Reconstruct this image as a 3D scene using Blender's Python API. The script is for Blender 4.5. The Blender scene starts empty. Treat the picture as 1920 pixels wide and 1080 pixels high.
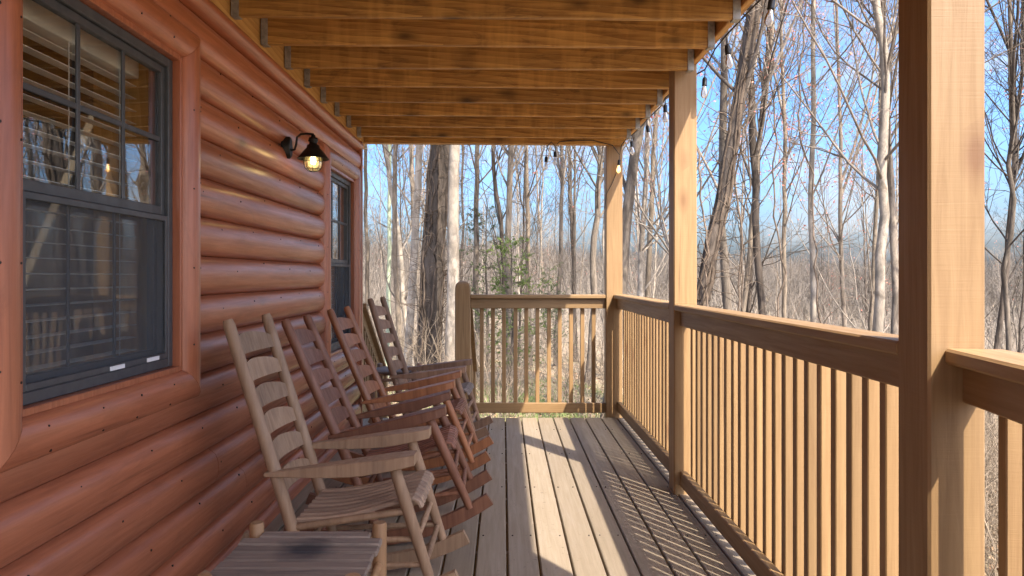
import bpy, math, random
import numpy as np
from mathutils import Vector, Matrix

# ------------------------------------------------------------------ camera, sky, sun, exposure
SC = bpy.context.scene
COL = SC.collection
F, U0, V0, CH = 1340.0, 944.0, 518.0, 1.28          # focal length in px of a 1920 frame, vanishing point, eye height

cam_d = bpy.data.cameras.new('camera')
cam = bpy.data.objects.new('camera', cam_d)
COL.objects.link(cam)
cam.location = (0, 0, CH)
cam.rotation_euler = (math.radians(90), 0, 0)
cam_d.sensor_width = 36
cam_d.lens = 36 * F / 1920
cam_d.shift_x = (960 - U0) / 1920
cam_d.shift_y = (V0 - 540) / 1920
cam_d.clip_start = 0.05
cam_d.clip_end = 3000
SC.camera = cam

SUN = Vector((0.425, -0.644, 1.0)).normalized()
SUN_EL = math.asin(SUN.z)
SUN_ROT = math.atan2(SUN.x, SUN.y)

world = bpy.data.worlds.new('World')
SC.world = world
world.use_nodes = True
wn, wl = world.node_tree.nodes, world.node_tree.links
wn.clear()
w_out = wn.new('ShaderNodeOutputWorld')
w_bg = wn.new('ShaderNodeBackground')
w_sky = wn.new('ShaderNodeTexSky')
w_sky.sky_type = 'NISHITA'
w_sky.sun_disc = False
w_sky.sun_elevation = SUN_EL
w_sky.sun_rotation = SUN_ROT
w_sky.air_density = 0.8
w_sky.dust_density = 4.9
w_sky.ozone_density = 5.0
w_bg.inputs['Strength'].default_value = 0.14
w_tc = wn.new('ShaderNodeTexCoord')
w_map = wn.new('ShaderNodeMapping')
w_map.inputs['Scale'].default_value = (1.0, 1.0, 2.2)
w_noise = wn.new('ShaderNodeTexNoise')
w_noise.inputs['Scale'].default_value = 3.1
w_noise.inputs['Detail'].default_value = 7
w_noise.inputs['Roughness'].default_value = 0.58
w_noise.inputs['Distortion'].default_value = 0.6
w_ramp = wn.new('ShaderNodeValToRGB')
w_ramp.color_ramp.elements[0].position = 0.50
w_ramp.color_ramp.elements[0].color = (0, 0, 0, 1)
w_ramp.color_ramp.elements[1].position = 0.74
w_ramp.color_ramp.elements[1].color = (0.85, 0.85, 0.85, 1)
w_mix = wn.new('ShaderNodeMixRGB')
w_mix.inputs[2].default_value = (1.9, 1.92, 2.0, 1)
wl.new(w_tc.outputs['Generated'], w_map.inputs['Vector'])
wl.new(w_map.outputs['Vector'], w_noise.inputs['Vector'])
wl.new(w_noise.outputs['Fac'], w_ramp.inputs['Fac'])
wl.new(w_ramp.outputs['Color'], w_mix.inputs[0])
w_hs = wn.new('ShaderNodeHueSaturation')
w_hs.inputs['Saturation'].default_value = 1.25
w_hs.inputs['Value'].default_value = 1.0
w_hs.inputs['Hue'].default_value = 0.497
wl.new(w_sky.outputs['Color'], w_hs.inputs['Color'])
wl.new(w_hs.outputs['Color'], w_mix.inputs[1])
wl.new(w_mix.outputs['Color'], w_bg.inputs['Color'])
wl.new(w_bg.outputs['Background'], w_out.inputs['Surface'])

sun_d = bpy.data.lights.new('sun', 'SUN')
sun_d.energy = 3.0
sun_d.angle = math.radians(0.53)
sun_d.color = (1.0, 0.90, 0.76)
sun = bpy.data.objects.new('sun', sun_d)
COL.objects.link(sun)
sun.rotation_euler = (-SUN).to_track_quat('-Z', 'Y').to_euler()
sun.location = (6, -8, 14)

SC.view_settings.view_transform = 'Standard'
SC.view_settings.look = 'None'
SC.view_settings.gamma = 1
SC.view_settings.use_curve_mapping = False
SC.view_settings.exposure = 1.95
SC.render.engine = 'CYCLES'
SC.cycles.max_bounces = 10
SC.cycles.diffuse_bounces = 8
SC.cycles.transparent_max_bounces = 24

# ------------------------------------------------------------------ helpers
rnd = random.Random(7)

def tag(o, label=None, cat=None, group=None, kind=None):
    if label: o['label'] = label
    if cat: o['category'] = cat
    if group: o['group'] = group
    if kind: o['kind'] = kind
    return o

def empty(name, loc=(0, 0, 0), rot=(0, 0, 0)):
    o = bpy.data.objects.new(name, None)
    o.empty_display_size = 0.1
    COL.objects.link(o)
    o.location = loc
    o.rotation_euler = rot
    return o

def link(name, mesh, parent=None, loc=(0, 0, 0), rot=(0, 0, 0), mat=None):
    o = bpy.data.objects.new(name, mesh)
    COL.objects.link(o)
    o.location = loc
    o.rotation_euler = rot
    if parent: o.parent = parent
    if mat is not None:
        if not mesh.materials: mesh.materials.append(None)
        o.material_slots[0].link = 'OBJECT'
        o.material_slots[0].material = mat
    return o

def np_mesh(name, v, f, smooth=False, mat=None):
    """v (n,3) floats; f (m,k) ints, all faces the same size"""
    me = bpy.data.meshes.new(name)
    v = np.asarray(v, dtype=np.float32); f = np.asarray(f, dtype=np.int32)
    m, k = f.shape
    me.vertices.add(len(v)); me.vertices.foreach_set('co', v.ravel())
    me.loops.add(m * k); me.loops.foreach_set('vertex_index', f.ravel())
    me.polygons.add(m)
    me.polygons.foreach_set('loop_start', np.arange(0, m * k, k, dtype=np.int32))
    me.polygons.foreach_set('use_smooth', np.full(m, smooth, dtype=bool))
    me.update(calc_edges=True)
    me.validate()
    if mat: me.materials.append(mat)
    return me

class MB:
    """collects shapes for ONE mesh"""
    def __init__(self):
        self.v = []; self.f = []; self.s = []
    def add(self, vs, fs, smooth=False):
        n = len(self.v)
        self.v += [tuple(p) for p in vs]
        self.f += [tuple(i + n for i in f) for f in fs]
        self.s += [smooth] * len(fs)
    def box(self, a, b, c=0.003, M=None):
        """box from corner a to corner b with chamfered edges"""
        x0, y0, z0 = a; x1, y1, z1 = b
        cx, cy, cz = (x0 + x1) / 2, (y0 + y1) / 2, (z0 + z1) / 2
        hx, hy, hz = abs(x1 - x0) / 2, abs(y1 - y0) / 2, abs(z1 - z0) / 2
        c = min(c, hx * .45, hy * .45, hz * .45)
        vs = []; idx = {}
        for sx in (-1, 1):
            for sy in (-1, 1):
                for sz in (-1, 1):
                    for ax in range(3):
                        p = [sx * (hx - c), sy * (hy - c), sz * (hz - c)]
                        p[ax] = (sx * hx, sy * hy, sz * hz)[ax]
                        idx[(sx, sy, sz, ax)] = len(vs)
                        vs.append(Vector((cx + p[0], cy + p[1], cz + p[2])))
        fs = []
        for ax in range(3):
            o1, o2 = [(1, 2), (2, 0), (0, 1)][ax]
            for s in (-1, 1):
                q = []
                for (t1, t2) in ((-1, -1), (1, -1), (1, 1), (-1, 1)):
                    k = [0, 0, 0]; k[ax] = s; k[o1] = t1; k[o2] = t2
                    q.append(idx[(*k, ax)])
                fs.append(q if s > 0 else q[::-1])
        for ax in range(3):
            o1, o2 = [(1, 2), (2, 0), (0, 1)][ax]
            for s1 in (-1, 1):
                for s2 in (-1, 1):
                    k0 = [0, 0, 0]; k0[o1] = s1; k0[o2] = s2
                    a0 = list(k0); a0[ax] = -1; a1 = list(k0); a1[ax] = 1
                    q = [idx[(*a0, o1)], idx[(*a1, o1)], idx[(*a1, o2)], idx[(*a0, o2)]]
                    fs.append(q if s1 * s2 < 0 else q[::-1])
        for sx in (-1, 1):
            for sy in (-1, 1):
                for sz in (-1, 1):
                    q = [idx[(sx, sy, sz, 0)], idx[(sx, sy, sz, 1)], idx[(sx, sy, sz, 2)]]
                    fs.append(q if sx * sy * sz > 0 else q[::-1])
        if M is not None: vs = [M @ p for p in vs]
        self.add(vs, fs)
        return self
    def tube(self, pts, r, k=10, caps=True, smooth=True):
        pts = [Vector(p) for p in pts]
        n = len(pts)
        rr = r if isinstance(r, (list, tuple)) else [r] * n
        t0 = (pts[1] - pts[0]).normalized()
        ref = Vector((0, 0, 1)) if abs(t0.z) < .9 else Vector((1, 0, 0))
        vs = []
        u = t0.cross(ref).normalized()
        for i in range(n):
            t = (pts[min(i + 1, n - 1)] - pts[max(i - 1, 0)]).normalized()
            u = (u - t * u.dot(t)).normalized()
            w = t.cross(u)
            for j in range(k):
                a = 2 * math.pi * j / k
                vs.append(pts[i] + (u * math.cos(a) + w * math.sin(a)) * rr[i])
        fs = []
        for i in range(n - 1):
            for j in range(k):
                fs.append((i * k + j, i * k + (j + 1) % k, (i + 1) * k + (j + 1) % k, (i + 1) * k + j))
        self.add(vs, fs, smooth)
        if caps:
            self.add(vs[:k], [tuple(range(k))[::-1]])
            self.add(vs[-k:], [tuple(range(k))])
        return self
    def lathe(self, prof, k=20, M=None):
        """prof: (r, z) pairs turned about z"""
        vs = []
        for r, z in prof:
            for j in range(k):
                a = 2 * math.pi * j / k
                vs.append(Vector((max(r, 1e-4) * math.cos(a), max(r, 1e-4) * math.sin(a), z)))
        if M is not None: vs = [M @ p for p in vs]
        fs = []
        for i in range(len(prof) - 1):
            for j in range(k):
                fs.append((i * k + j, i * k + (j + 1) % k, (i + 1) * k + (j + 1) % k, (i + 1) * k + j))
        self.add(vs, fs, True)
        return self
    def grid(self, rows, smooth=True, caps=False):
        """rows: list of equal point lists"""
        k = len(rows[0]); vs = [p for r in rows for p in r]
        fs = [(i * k + j, i * k + j + 1, (i + 1) * k + j + 1, (i + 1) * k + j)
              for i in range(len(rows) - 1) for j in range(k - 1)]
        self.add(vs, fs, smooth)
        if caps:
            self.add(rows[0], [tuple(range(k))[::-1]]); self.add(rows[-1], [tuple(range(k))])
        return self
    def loft(self, rows, smooth=False):
        """closed rings"""
        k = len(rows[0]); vs = [p for r in rows for p in r]
        fs = [(i * k + j, i * k + (j + 1) % k, (i + 1) * k + (j + 1) % k, (i + 1) * k + j)
              for i in range(len(rows) - 1) for j in range(k)]
        self.add(vs, fs, smooth)
        self.add(rows[0], [tuple(range(k))[::-1]]); self.add(rows[-1], [tuple(range(k))])
        return self
    def mesh(self, name, mat=None):
        me = bpy.data.meshes.new(name)
        me.from_pydata([tuple(p) for p in self.v], [], self.f)
        me.polygons.foreach_set('use_smooth', self.s)
        me.update()
        if mat: me.materials.append(mat)
        return me
    def build(self, name, mat=None, parent=None, loc=(0, 0, 0), rot=(0, 0, 0)):
        return link(name, self.mesh(name, mat), parent, loc, rot)

# ------------------------------------------------------------------ materials
class NT:
    def __init__(self, name):
        self.m = bpy.data.materials.new(name); self.m.use_nodes = True
        self.n = self.m.node_tree.nodes; self.l = self.m.node_tree.links
        self.b = self.n['Principled BSDF']; self.out = self.n['Material Output']
    def new(self, t, **kw):
        n = self.n.new(t)
        for k, v in kw.items():
            if k in n.inputs: n.inputs[k].default_value = v
            else: setattr(n, k, v)
        return n
    def to(self, a, b): self.l.new(a, b)
    def coords(self, scale, rand=True):
        tc = self.new('ShaderNodeTexCoord')
        src = tc.outputs['Object']
        if rand:
            oi = self.new('ShaderNodeObjectInfo')
            vm = self.new('ShaderNodeVectorMath', operation='SCALE'); vm.inputs[0].default_value = (37.1, 53.7, 71.3)
            self.to(oi.outputs['Random'], vm.inputs['Scale'])
            va = self.new('ShaderNodeVectorMath', operation='ADD')
            self.to(src, va.inputs[0]); self.to(vm.outputs[0], va.inputs[1]); src = va.outputs[0]
        self.src = src
        mp = self.new('ShaderNodeMapping'); mp.inputs['Scale'].default_value = scale
        self.to(src, mp.inputs['Vector'])
        return mp.outputs['Vector']
    def mapped(self, scale):
        mp = self.new('ShaderNodeMapping'); mp.inputs['Scale'].default_value = scale
        self.to(self.src, mp.inputs['Vector']); return mp.outputs['Vector']
    def noise(self, vec, scale, detail=5, rough=.55, dist=0):
        n = self.new('ShaderNodeTexNoise'); n.inputs['Scale'].default_value = scale
        n.inputs['Detail'].default_value = detail; n.inputs['Roughness'].default_value = rough
        n.inputs['Distortion'].default_value = dist
        if vec is not None: self.to(vec, n.inputs['Vector'])
        return n.outputs['Fac']
    def ramp(self, fac, stops):
        r = self.new('ShaderNodeValToRGB'); cr = r.color_ramp
        while len(cr.elements) < len(stops): cr.elements.new(.5)
        for e, (p, c) in zip(cr.elements, stops):
            e.position = p; e.color = c if len(c) == 4 else (*c, 1)
        self.to(fac, r.inputs['Fac']); return r.outputs['Color']
    def mix(self, fac, a, b, mode='MIX'):
        n = self.new('ShaderNodeMixRGB', blend_type=mode)
        for i, v in ((0, fac), (1, a), (2, b)):
            if hasattr(v, 'links'): self.to(v, n.inputs[i])
            elif i == 0: n.inputs[0].default_value = v
            else: n.inputs[i].default_value = (*v, 1)
        return n.outputs['Color']
    def math(self, op, a, b=0.0):
        n = self.new('ShaderNodeMath', operation=op)
        for i, v in ((0, a), (1, b)):
            if hasattr(v, 'links'): self.to(v, n.inputs[i])
            else: n.inputs[i].default_value = v
        return n.outputs[0]
    def bump(self, h, strength, dist=.01):
        n = self.new('ShaderNodeBump'); n.inputs['Strength'].default_value = strength; n.inputs['Distance'].default_value = dist
        self.to(h, n.inputs['Height']); self.to(n.outputs[0], self.b.inputs['Normal'])
    def color(self, c):
        if hasattr(c, 'links'): self.to(c, self.b.inputs['Base Color'])
        else: self.b.inputs['Base Color'].default_value = (*c, 1)
    def rough(self, r):
        if hasattr(r, 'links'): self.to(r, self.b.inputs['Roughness'])
        else: self.b.inputs['Roughness'].default_value = r

def axscale(axis, along, across):
    s = [across] * 3; s['xyz'.index(axis)] = along; return tuple(s)

def wood(name, dark, light, axis, rough=.6, grain=1.0, knots=.0, wear=None, var=.25, bump=.25, rings=False, spec=.5, coat=0, cross=30, saw=False, knotcol=None, streak=False, specks=False, checks=0, sharp=0):
    t = NT(name)
    v = t.coords(axscale(axis, .05 * cross, cross))
    g1 = t.noise(v, 1.6, 7, .62, .5)
    if rings:
        v2 = t.mapped(axscale(axis, .9, 11.0))
        dn = t.noise(v2, 1.2, 3, .5)
        wv = t.new('ShaderNodeTexWave', wave_type='BANDS', bands_direction='DIAGONAL', wave_profile='SAW')
        wv.inputs['Scale'].default_value = 1.6; wv.inputs['Distortion'].default_value = 5.5
        wv.inputs['Detail'].default_value = 2; wv.inputs['Detail Scale'].default_value = .6
        t.to(v2, wv.inputs['Vector'])
        g = t.math('ADD', t.math('MULTIPLY', g1, .72), t.math('MULTIPLY', wv.outputs['Fac'], .28))
    else:
        g = g1
    lo, hi = .5 - .25 * grain, .5 + .25 * grain
    c = t.ramp(g, [(.32 + sharp, dark), (.68 - sharp, light)])
    # broad blotches
    vb = t.mapped(axscale(axis, 1.1, 5.0))
    bl = t.noise(vb, 1.0, 4, .6)
    c = t.mix(t.ramp(bl, [(.35, (0, 0, 0)), (.7, (var,) * 3)]), c, dark)
    if wear:
        wc, amt = wear
        vw = t.mapped(axscale(axis, 2.5, 9.0))
        wm = t.noise(vw, 1.3, 8, .7, 1.0)
        c = t.mix(t.ramp(wm, [(.52, (0, 0, 0)), (.7, (amt,) * 3)]), c, wc)
    if streak:
        st = t.noise(t.mapped(axscale(axis, 5.0, .5)), 1.0, 4, .6)
        c = t.mix(t.ramp(st, [(.50, (0, 0, 0)), (.58, (.20,) * 3), (.66, (0, 0, 0))]), c, tuple(min(1, x * 1.55) for x in light))
        st2 = t.noise(t.mapped(axscale(axis, 5.0, .9)), 1.0, 3, .6, .3)
        c = t.mix(t.ramp(st2, [(.56, (0, 0, 0)), (.72, (.38,) * 3)]), c, tuple(x * .38 for x in dark))
    if knots:
        vk = t.mapped(axscale(axis, 3.6, 8.0))
        vo = t.new('ShaderNodeTexVoronoi'); vo.inputs['Scale'].default_value = 1.0
        t.to(vk, vo.inputs['Vector'])
        # only a few of the cells carry a knot
        sep = t.new('ShaderNodeSeparateColor'); t.to(vo.outputs['Color'], sep.inputs[0])
        gate = t.math('LESS_THAN', sep.outputs[0], knots)
        kn = t.ramp(vo.outputs['Distance'], [(.10, (1, 1, 1)), (.20, (.45, .45, .45)), (.36, (0, 0, 0))])
        kf = t.math('MULTIPLY', kn, gate)
        c = t.mix(t.math('MULTIPLY', kf, .85), c, knotcol or tuple(x * .22 for x in dark))
    if checks:
        ck = t.noise(t.mapped(axscale(axis, .9, 42.0)), 1.0, 3, .5, .2)
        cg = t.noise(t.mapped(axscale(axis, .7, 3.0)), 1.0, 3, .6)
        c = t.mix(t.math('MULTIPLY', t.ramp(ck, [(.66, (0, 0, 0)), (.72, (checks,) * 3)]), t.ramp(cg, [(.48, (0, 0, 0)), (.60, (1,) * 3)])), c, tuple(x * .35 for x in dark))
    if specks:
        sp = t.noise(t.mapped((55, 55, 55)), 1.0, 3, .6)
        gt = t.noise(t.mapped((2.2, 2.2, 2.2)), 1.0, 4, .6)
        c = t.mix(t.math('MULTIPLY', t.ramp(sp, [(.64, (0, 0, 0)), (.70, (.8,) * 3)]), t.ramp(gt, [(.42, (0, 0, 0)), (.62, (1,) * 3)])), c, (.06, .045, .035))
    # object to object variation
    oi = t.new('ShaderNodeObjectInfo')
    hv = t.new('ShaderNodeHueSaturation')
    t.to(c, hv.inputs['Color'])
    t.to(t.math('ADD', t.math('MULTIPLY', oi.outputs['Random'], .34), .83), hv.inputs['Value'])
    t.color(hv.outputs['Color'])
    t.rough(t.ramp(g1, [(.3, (rough + .12,) * 3), (.7, (max(.05, rough - .08),) * 3)]))
    t.b.inputs['Specular IOR Level'].default_value = spec
    if coat:
        t.b.inputs['Coat Weight'].default_value = coat; t.b.inputs['Coat Roughness'].default_value = .27
    h = g1
    if saw:      # rough-sawn face: fine lines across the grain
        vs = t.mapped(axscale(axis, 120.0, 3.0))
        sn = t.noise(vs, 1.0, 3, .5, 1.5)
        h = t.math('ADD', t.math('MULTIPLY', g1, .6), t.math('MULTIPLY', sn, .22))
    t.bump(h, bump, .006)
    return t.m

TAN = dict(dark=(.230, .136, .058), light=(.318, .202, .095))
M = {}
M['tan_z'] = wood('tan_painted_wood_upright', **TAN, axis='z', rough=.55, knots=.12, var=.45, bump=.35, saw=True, checks=.55, knotcol=(.16, .075, .03))
M['tan_y'] = wood('tan_painted_wood_lengthwise', **TAN, axis='y', rough=.5, knots=.05, var=.4, bump=.3, checks=.5, knotcol=(.2, .1, .045))
M['tan_x'] = wood('tan_painted_wood_crosswise', **TAN, axis='x', rough=.5, knots=.05, var=.4, bump=.3, checks=.5, knotcol=(.2, .1, .045))
M['deck'] = wood('worn_deck_paint', dark=(.222, .177, .127), light=(.272, .220, .162), axis='y', rough=.5, var=.3, knots=0, specks=True,
                 wear=((.255, .21, .165), .6), bump=.22, knotcol=(.1, .07, .05))
M['joist_x'] = wood('stained_pine_joist', dark=(.27, .122, .026), light=(.60, .335, .088), axis='x', rough=.55, rings=True, knots=.38, var=.45, streak=True, cross=44, sharp=0,
                    bump=.2, wear=((.10, .045, .016), .75))
M['joist_y'] = wood('stained_pine_beam', dark=(.50, .25, .065), light=(.70, .42, .14), axis='y', rough=.55, rings=True, knots=.10, var=.3, bump=.2)
LOGC = dict(dark=(.30, .092, .040), light=(.46, .155, .074))
M['log'] = wood('varnished_log', **LOGC, axis='y', rough=.36, var=.35, bump=.2, coat=.5, checks=.5, wear=((.25, .078, .036), .6), spec=.5, knots=.03, knotcol=(.10, .03, .015))
M['log_z'] = wood('varnished_log_upright', **LOGC, axis='z', rough=.36, var=.3, bump=.2, coat=.5, checks=.5, wear=((.25, .078, .036), .6), spec=.5, knots=.03, knotcol=(.10, .03, .015))
M['pine'] = wood('interior_pine', dark=(.40, .20, .06), light=(.56, .33, .12), axis='z', rough=.45, rings=True, knots=.12, var=.3)
M['chair_tan'] = wood('bare_oiled_wood', dark=(.25, .152, .088), light=(.40, .262, .160), axis='z', rough=.55, var=.4, wear=((.19, .13, .09), .5), cross=22)
M['chair_dark'] = wood('dark_red_brown_wood', dark=(.14, .054, .028), light=(.25, .108, .057), axis='z', rough=.5, var=.4, wear=((.20, .09, .05), .4), cross=22)
M['chair_red'] = wood('orange_brown_wood', dark=(.21, .080, .033), light=(.37, .155, .068), axis='z', rough=.42, var=.4, wear=((.12, .05, .025), .5), cross=22)
M['chair_grey'] = wood('weathered_brown_wood', dark=(.18, .10, .06), light=(.31, .185, .115), axis='z', rough=.65, var=.4, wear=((.22, .17, .14), .5), cross=22)
M['slat_tan'] = wood('worn_slat_wood', dark=(.21, .14, .098), light=(.41, .28, .19), axis='x', rough=.55, var=.5, wear=((.10, .07, .055), .6), cross=26)
M['slat_dark'] = wood('dark_slat_wood', dark=(.14, .054, .033), light=(.28, .12, .073), axis='x', rough=.55, var=.5, cross=26)
M['slat_red'] = wood('red_slat_wood', dark=(.10, .036, .018), light=(.20, .08, .038), axis='x', rough=.5, var=.5, cross=26)
M['slat_grey'] = wood('grey_slat_wood', dark=(.13, .10, .085), light=(.24, .20, .18), axis='x', rough=.7, var=.5, cross=26)
M['table_slat'] = wood('weathered_table_wood', dark=(.13, .098, .076), light=(.30, .23, .18), axis='x', rough=.75, var=.6,
                       wear=((.06, .052, .048), .7), bump=.45, cross=26)
def add_stain(m, c, rad, col):
    n, l = m.node_tree.nodes, m.node_tree.links
    tc = n.new('ShaderNodeTexCoord'); ns = n.new('ShaderNodeTexNoise'); ns.inputs['Scale'].default_value = 14; ns.inputs['Detail'].default_value = 6
    l.new(tc.outputs['Object'], ns.inputs['Vector'])
    d = n.new('ShaderNodeVectorMath'); d.operation = 'DISTANCE'; d.inputs[1].default_value = c; l.new(tc.outputs['Object'], d.inputs[0])
    a = n.new('ShaderNodeMath'); a.operation = 'MULTIPLY_ADD'; a.inputs[1].default_value = rad * 1.1; l.new(ns.outputs['Fac'], a.inputs[0]); l.new(d.outputs['Value'], a.inputs[2])
    r = n.new('ShaderNodeMapRange'); r.inputs['From Min'].default_value = rad * .9; r.inputs['From Max'].default_value = rad * 1.75; r.inputs['To Min'].default_value = .88; r.inputs['To Max'].default_value = 0
    l.new(a.outputs[0], r.inputs['Value'])
    b = n['Principled BSDF']; src = b.inputs['Base Color'].links[0].from_socket
    mx = n.new('ShaderNodeMixRGB'); mx.inputs[2].default_value = (*col, 1); l.new(r.outputs[0], mx.inputs[0]); l.new(src, mx.inputs[1]); l.new(mx.outputs[0], b.inputs['Base Color'])
add_stain(M['table_slat'], (0, .05, .50), .085, (.018, .019, .026))
M['table_post'] = wood('table_leg_wood', dark=(.26, .14, .06), light=(.38, .22, .11), axis='z', rough=.55, var=.4)

def plain(name, col, rough=.5, metal=0, var=.25, scale=18, spec=.5, bump=0):
    t = NT(name)
    v = t.coords((1, 1, 1))
    n = t.noise(v, scale, 6, .6)
    t.color(t.ramp(n, [(.3, tuple(c * (1 - var) for c in col)), (.7, tuple(min(1, c * (1 + var)) for c in col))]))
    t.rough(t.ramp(n, [(.3, (min(1, rough + .1),) * 3), (.7, (max(.03, rough - .1),) * 3)]))
    t.b.inputs['Metallic'].default_value = metal
    t.b.inputs['Specular IOR Level'].default_value = spec
    if bump: t.bump(n, bump, .003)
    return t.m

M['frame'] = plain('dark_grey_vinyl', (.060, .064, .070), .42, var=.15)
M['frame_dark'] = plain('dark_sash', (.03, .034, .042), .4, var=.15)
M['white'] = plain('white_slat', (.82, .80, .76), .5, var=.05)
M['white_tab'] = plain('white_plastic_tab', (.8, .8, .8), .4, var=.05)
M['steel'] = plain('galvanised_steel', (.34, .335, .32), .5, .35, var=.35, scale=30)
M['iron'] = plain('black_lamp_metal', (.018, .017, .016), .45, .5, var=.3)
M['black'] = plain('black_rubber', (.012, .012, .013), .5, var=.2)
M['nail'] = plain('dark_nail', (.02, .012, .01), .6, .3)
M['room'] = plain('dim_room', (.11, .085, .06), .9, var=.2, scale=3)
M['groove'] = plain('chinking', (.07, .022, .011), .8)

def glass_mat():
    t = NT('window_glass')
    gl = t.new('ShaderNodeBsdfGlossy'); gl.inputs['Roughness'].default_value = .0
    gl.inputs['Color'].default_value = (.95, .97, 1, 1)
    tr = t.new('ShaderNodeBsdfTransparent'); tr.inputs['Color'].default_value = (.93, .95, .95, 1)
    fr = t.new('ShaderNodeLayerWeight'); fr.inputs['Blend'].default_value = .5
    v = t.coords((1, 1, 1), rand=False)
    wob = t.noise(v, 2.2, 2, .5)
    bp = t.new('ShaderNodeBump'); bp.inputs['Strength'].default_value = .12; bp.inputs['Distance'].default_value = .02
    t.to(wob, bp.inputs['Height']); t.to(bp.outputs[0], gl.inputs['Normal'])
    mx = t.new('ShaderNodeMixShader')
    t.to(t.math('ADD', t.math('MULTIPLY', t.math('POWER', fr.outputs['Facing'], 3.2), .85), .05), mx.inputs[0])
    t.to(tr.outputs[0], mx.inputs[1]); t.to(gl.outputs[0], mx.inputs[2]); t.to(mx.outputs[0], t.out.inputs['Surface'])
    return t.m
M['glass'] = glass_mat()

def screen_mat():
    t = NT('insect_screen')
    df = t.new('ShaderNodeBsdfDiffuse'); df.inputs['Color'].default_value = (.13, .135, .145, 1)
    tr = t.new('ShaderNodeBsdfTransparent')
    v = t.coords((1, 1, 1), rand=False)
    n = t.noise(v, 6, 3)
    mx = t.new('ShaderNodeMixShader')
    t.to(t.ramp(n, [(.2, (.24,) * 3), (.8, (.30,) * 3)]), mx.inputs[0])
    t.to(tr.outputs[0], mx.inputs[1]); t.to(df.outputs[0], mx.inputs[2]); t.to(mx.outputs[0], t.out.inputs['Surface'])
    return t.m
M['screen'] = screen_mat()

def bulb_mat(name, col, emit, alpha):
    t = NT(name)
    gl = t.new('ShaderNodeBsdfGlossy'); gl.inputs['Roughness'].default_value = .03
    tr = t.new('ShaderNodeBsdfTransparent'); tr.inputs['Color'].default_value = (.97, .97, .97, 1)
    df = t.new('ShaderNodeBsdfTranslucent'); df.inputs['Color'].default_value = (.9, .9, .9, 1)
    fr = t.new('ShaderNodeFresnel'); fr.inputs['IOR'].default_value = 1.5
    v = t.coords((1, 1, 1)); n = t.noise(v, 30, 2)
    m0 = t.new('ShaderNodeMixShader'); t.to(t.math('MULTIPLY', n, alpha * 2), m0.inputs[0]); t.to(tr.outputs[0], m0.inputs[1]); t.to(df.outputs[0], m0.inputs[2])
    m1 = t.new('ShaderNodeMixShader'); t.to(fr.outputs[0], m1.inputs[0]); t.to(m0.outputs[0], m1.inputs[1]); t.to(gl.outputs[0], m1.inputs[2])
    last = m1
    if emit:
        em = t.new('ShaderNodeEmission'); em.inputs['Color'].default_value = (*col, 1); em.inputs['Strength'].default_value = emit
        ad = t.new('ShaderNodeAddShader'); t.to(m1.outputs[0], ad.inputs[0]); t.to(em.outputs[0], ad.inputs[1]); last = ad
    t.to(last.outputs[0], t.out.inputs['Surface'])
    return t.m
M['bulb_clear'] = bulb_mat('clear_bulb', (1, .8, .5), 0, .6)
M['bulb_amber'] = bulb_mat('lit_amber_bulb', (1, .5, .12), .55, .1)
M['globe'] = bulb_mat('lamp_globe', (1, .66, .2), .10, .12)

def emit_mat(name, col, s):
    t = NT(name); em = t.new('ShaderNodeEmission'); em.inputs['Color'].default_value = (*col, 1); em.inputs['Strength'].default_value = s
    v = t.coords((1, 1, 1)); n = t.noise(v, 40, 2)
    t.to(t.math('ADD', t.math('MULTIPLY', n, .2 * s), .9 * s), em.inputs['Strength'])
    t.to(em.outputs[0], t.out.inputs['Surface']); return t.m
M['filament'] = emit_mat('glowing_filament', (1, .72, .3), 4)

def bark(name, dark, light, scale=9, stretch=.22, bump=.8, moss=None):
    t = NT(name)
    v = t.coords((scale, scale, scale * stretch))
    n = t.noise(v, 1.0, 8, .68, .8)
    v2 = t.mapped((1.1, 1.1, .55)); n2 = t.noise(v2, 1.0, 4, .6)
    c = t.ramp(n, [(.36, dark), (.58, light)])
    sp = t.noise(t.mapped((5.5, 5.5, 3.2)), 1.0, 8, .75, .4)
    c = t.mix(t.ramp(sp, [(.50, (0, 0, 0)), (.60, (.75,) * 3)]), c, tuple(x * .38 for x in light))
    c = t.mix(t.ramp(n2, [(.4, (0, 0, 0)), (.65, (.55,) * 3)]), c, tuple(x * .62 for x in light))
    if moss: c = t.mix(t.ramp(t.noise(t.mapped((3, 3, 2)), 1, 5), [(.45, (0, 0, 0)), (.6, (.8,) * 3)]), c, moss)
    oi = t.new('ShaderNodeObjectInfo'); hv = t.new('ShaderNodeHueSaturation'); t.to(c, hv.inputs['Color'])
    t.to(t.math('ADD', t.math('MULTIPLY', oi.outputs['Random'], .5), .75), hv.inputs['Value'])
    t.color(hv.outputs['Color']); t.rough(.9); t.b.inputs['Specular IOR Level'].default_value = .2
    t.bump(n, bump, .03)
    return t.m
M['bark_pale'] = bark('pale_smooth_bark', (.18, .147, .112), (.47, .405, .325), 6, .5, .5)
M['bark_grey'] = bark('grey_bark', (.085, .068, .053), (.26, .215, .168))
M['bark_tan'] = bark('tan_bark', (.11, .085, .062), (.29, .235, .175))
M['bark_dark'] = bark('dark_furrowed_bark', (.03, .024, .019), (.125, .10, .08), 11, .15, 1.0)
M['bark_lichen'] = bark('lichen_green_bark', (.22, .24, .16), (.45, .50, .36), 8, .3, .6, (.42, .50, .33))
M['twig'] = bark('twig_bark', (.12, .098, .078), (.29, .245, .20), 7, .5, .3)
M['twig_dark'] = bark('dark_twig_bark', (.045, .037, .031), (.13, .107, .088), 7, .5, .3)
M['twig_pale'] = bark('pale_twig_bark', (.19, .157, .126), (.39, .335, .275), 7, .5, .3)
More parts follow.
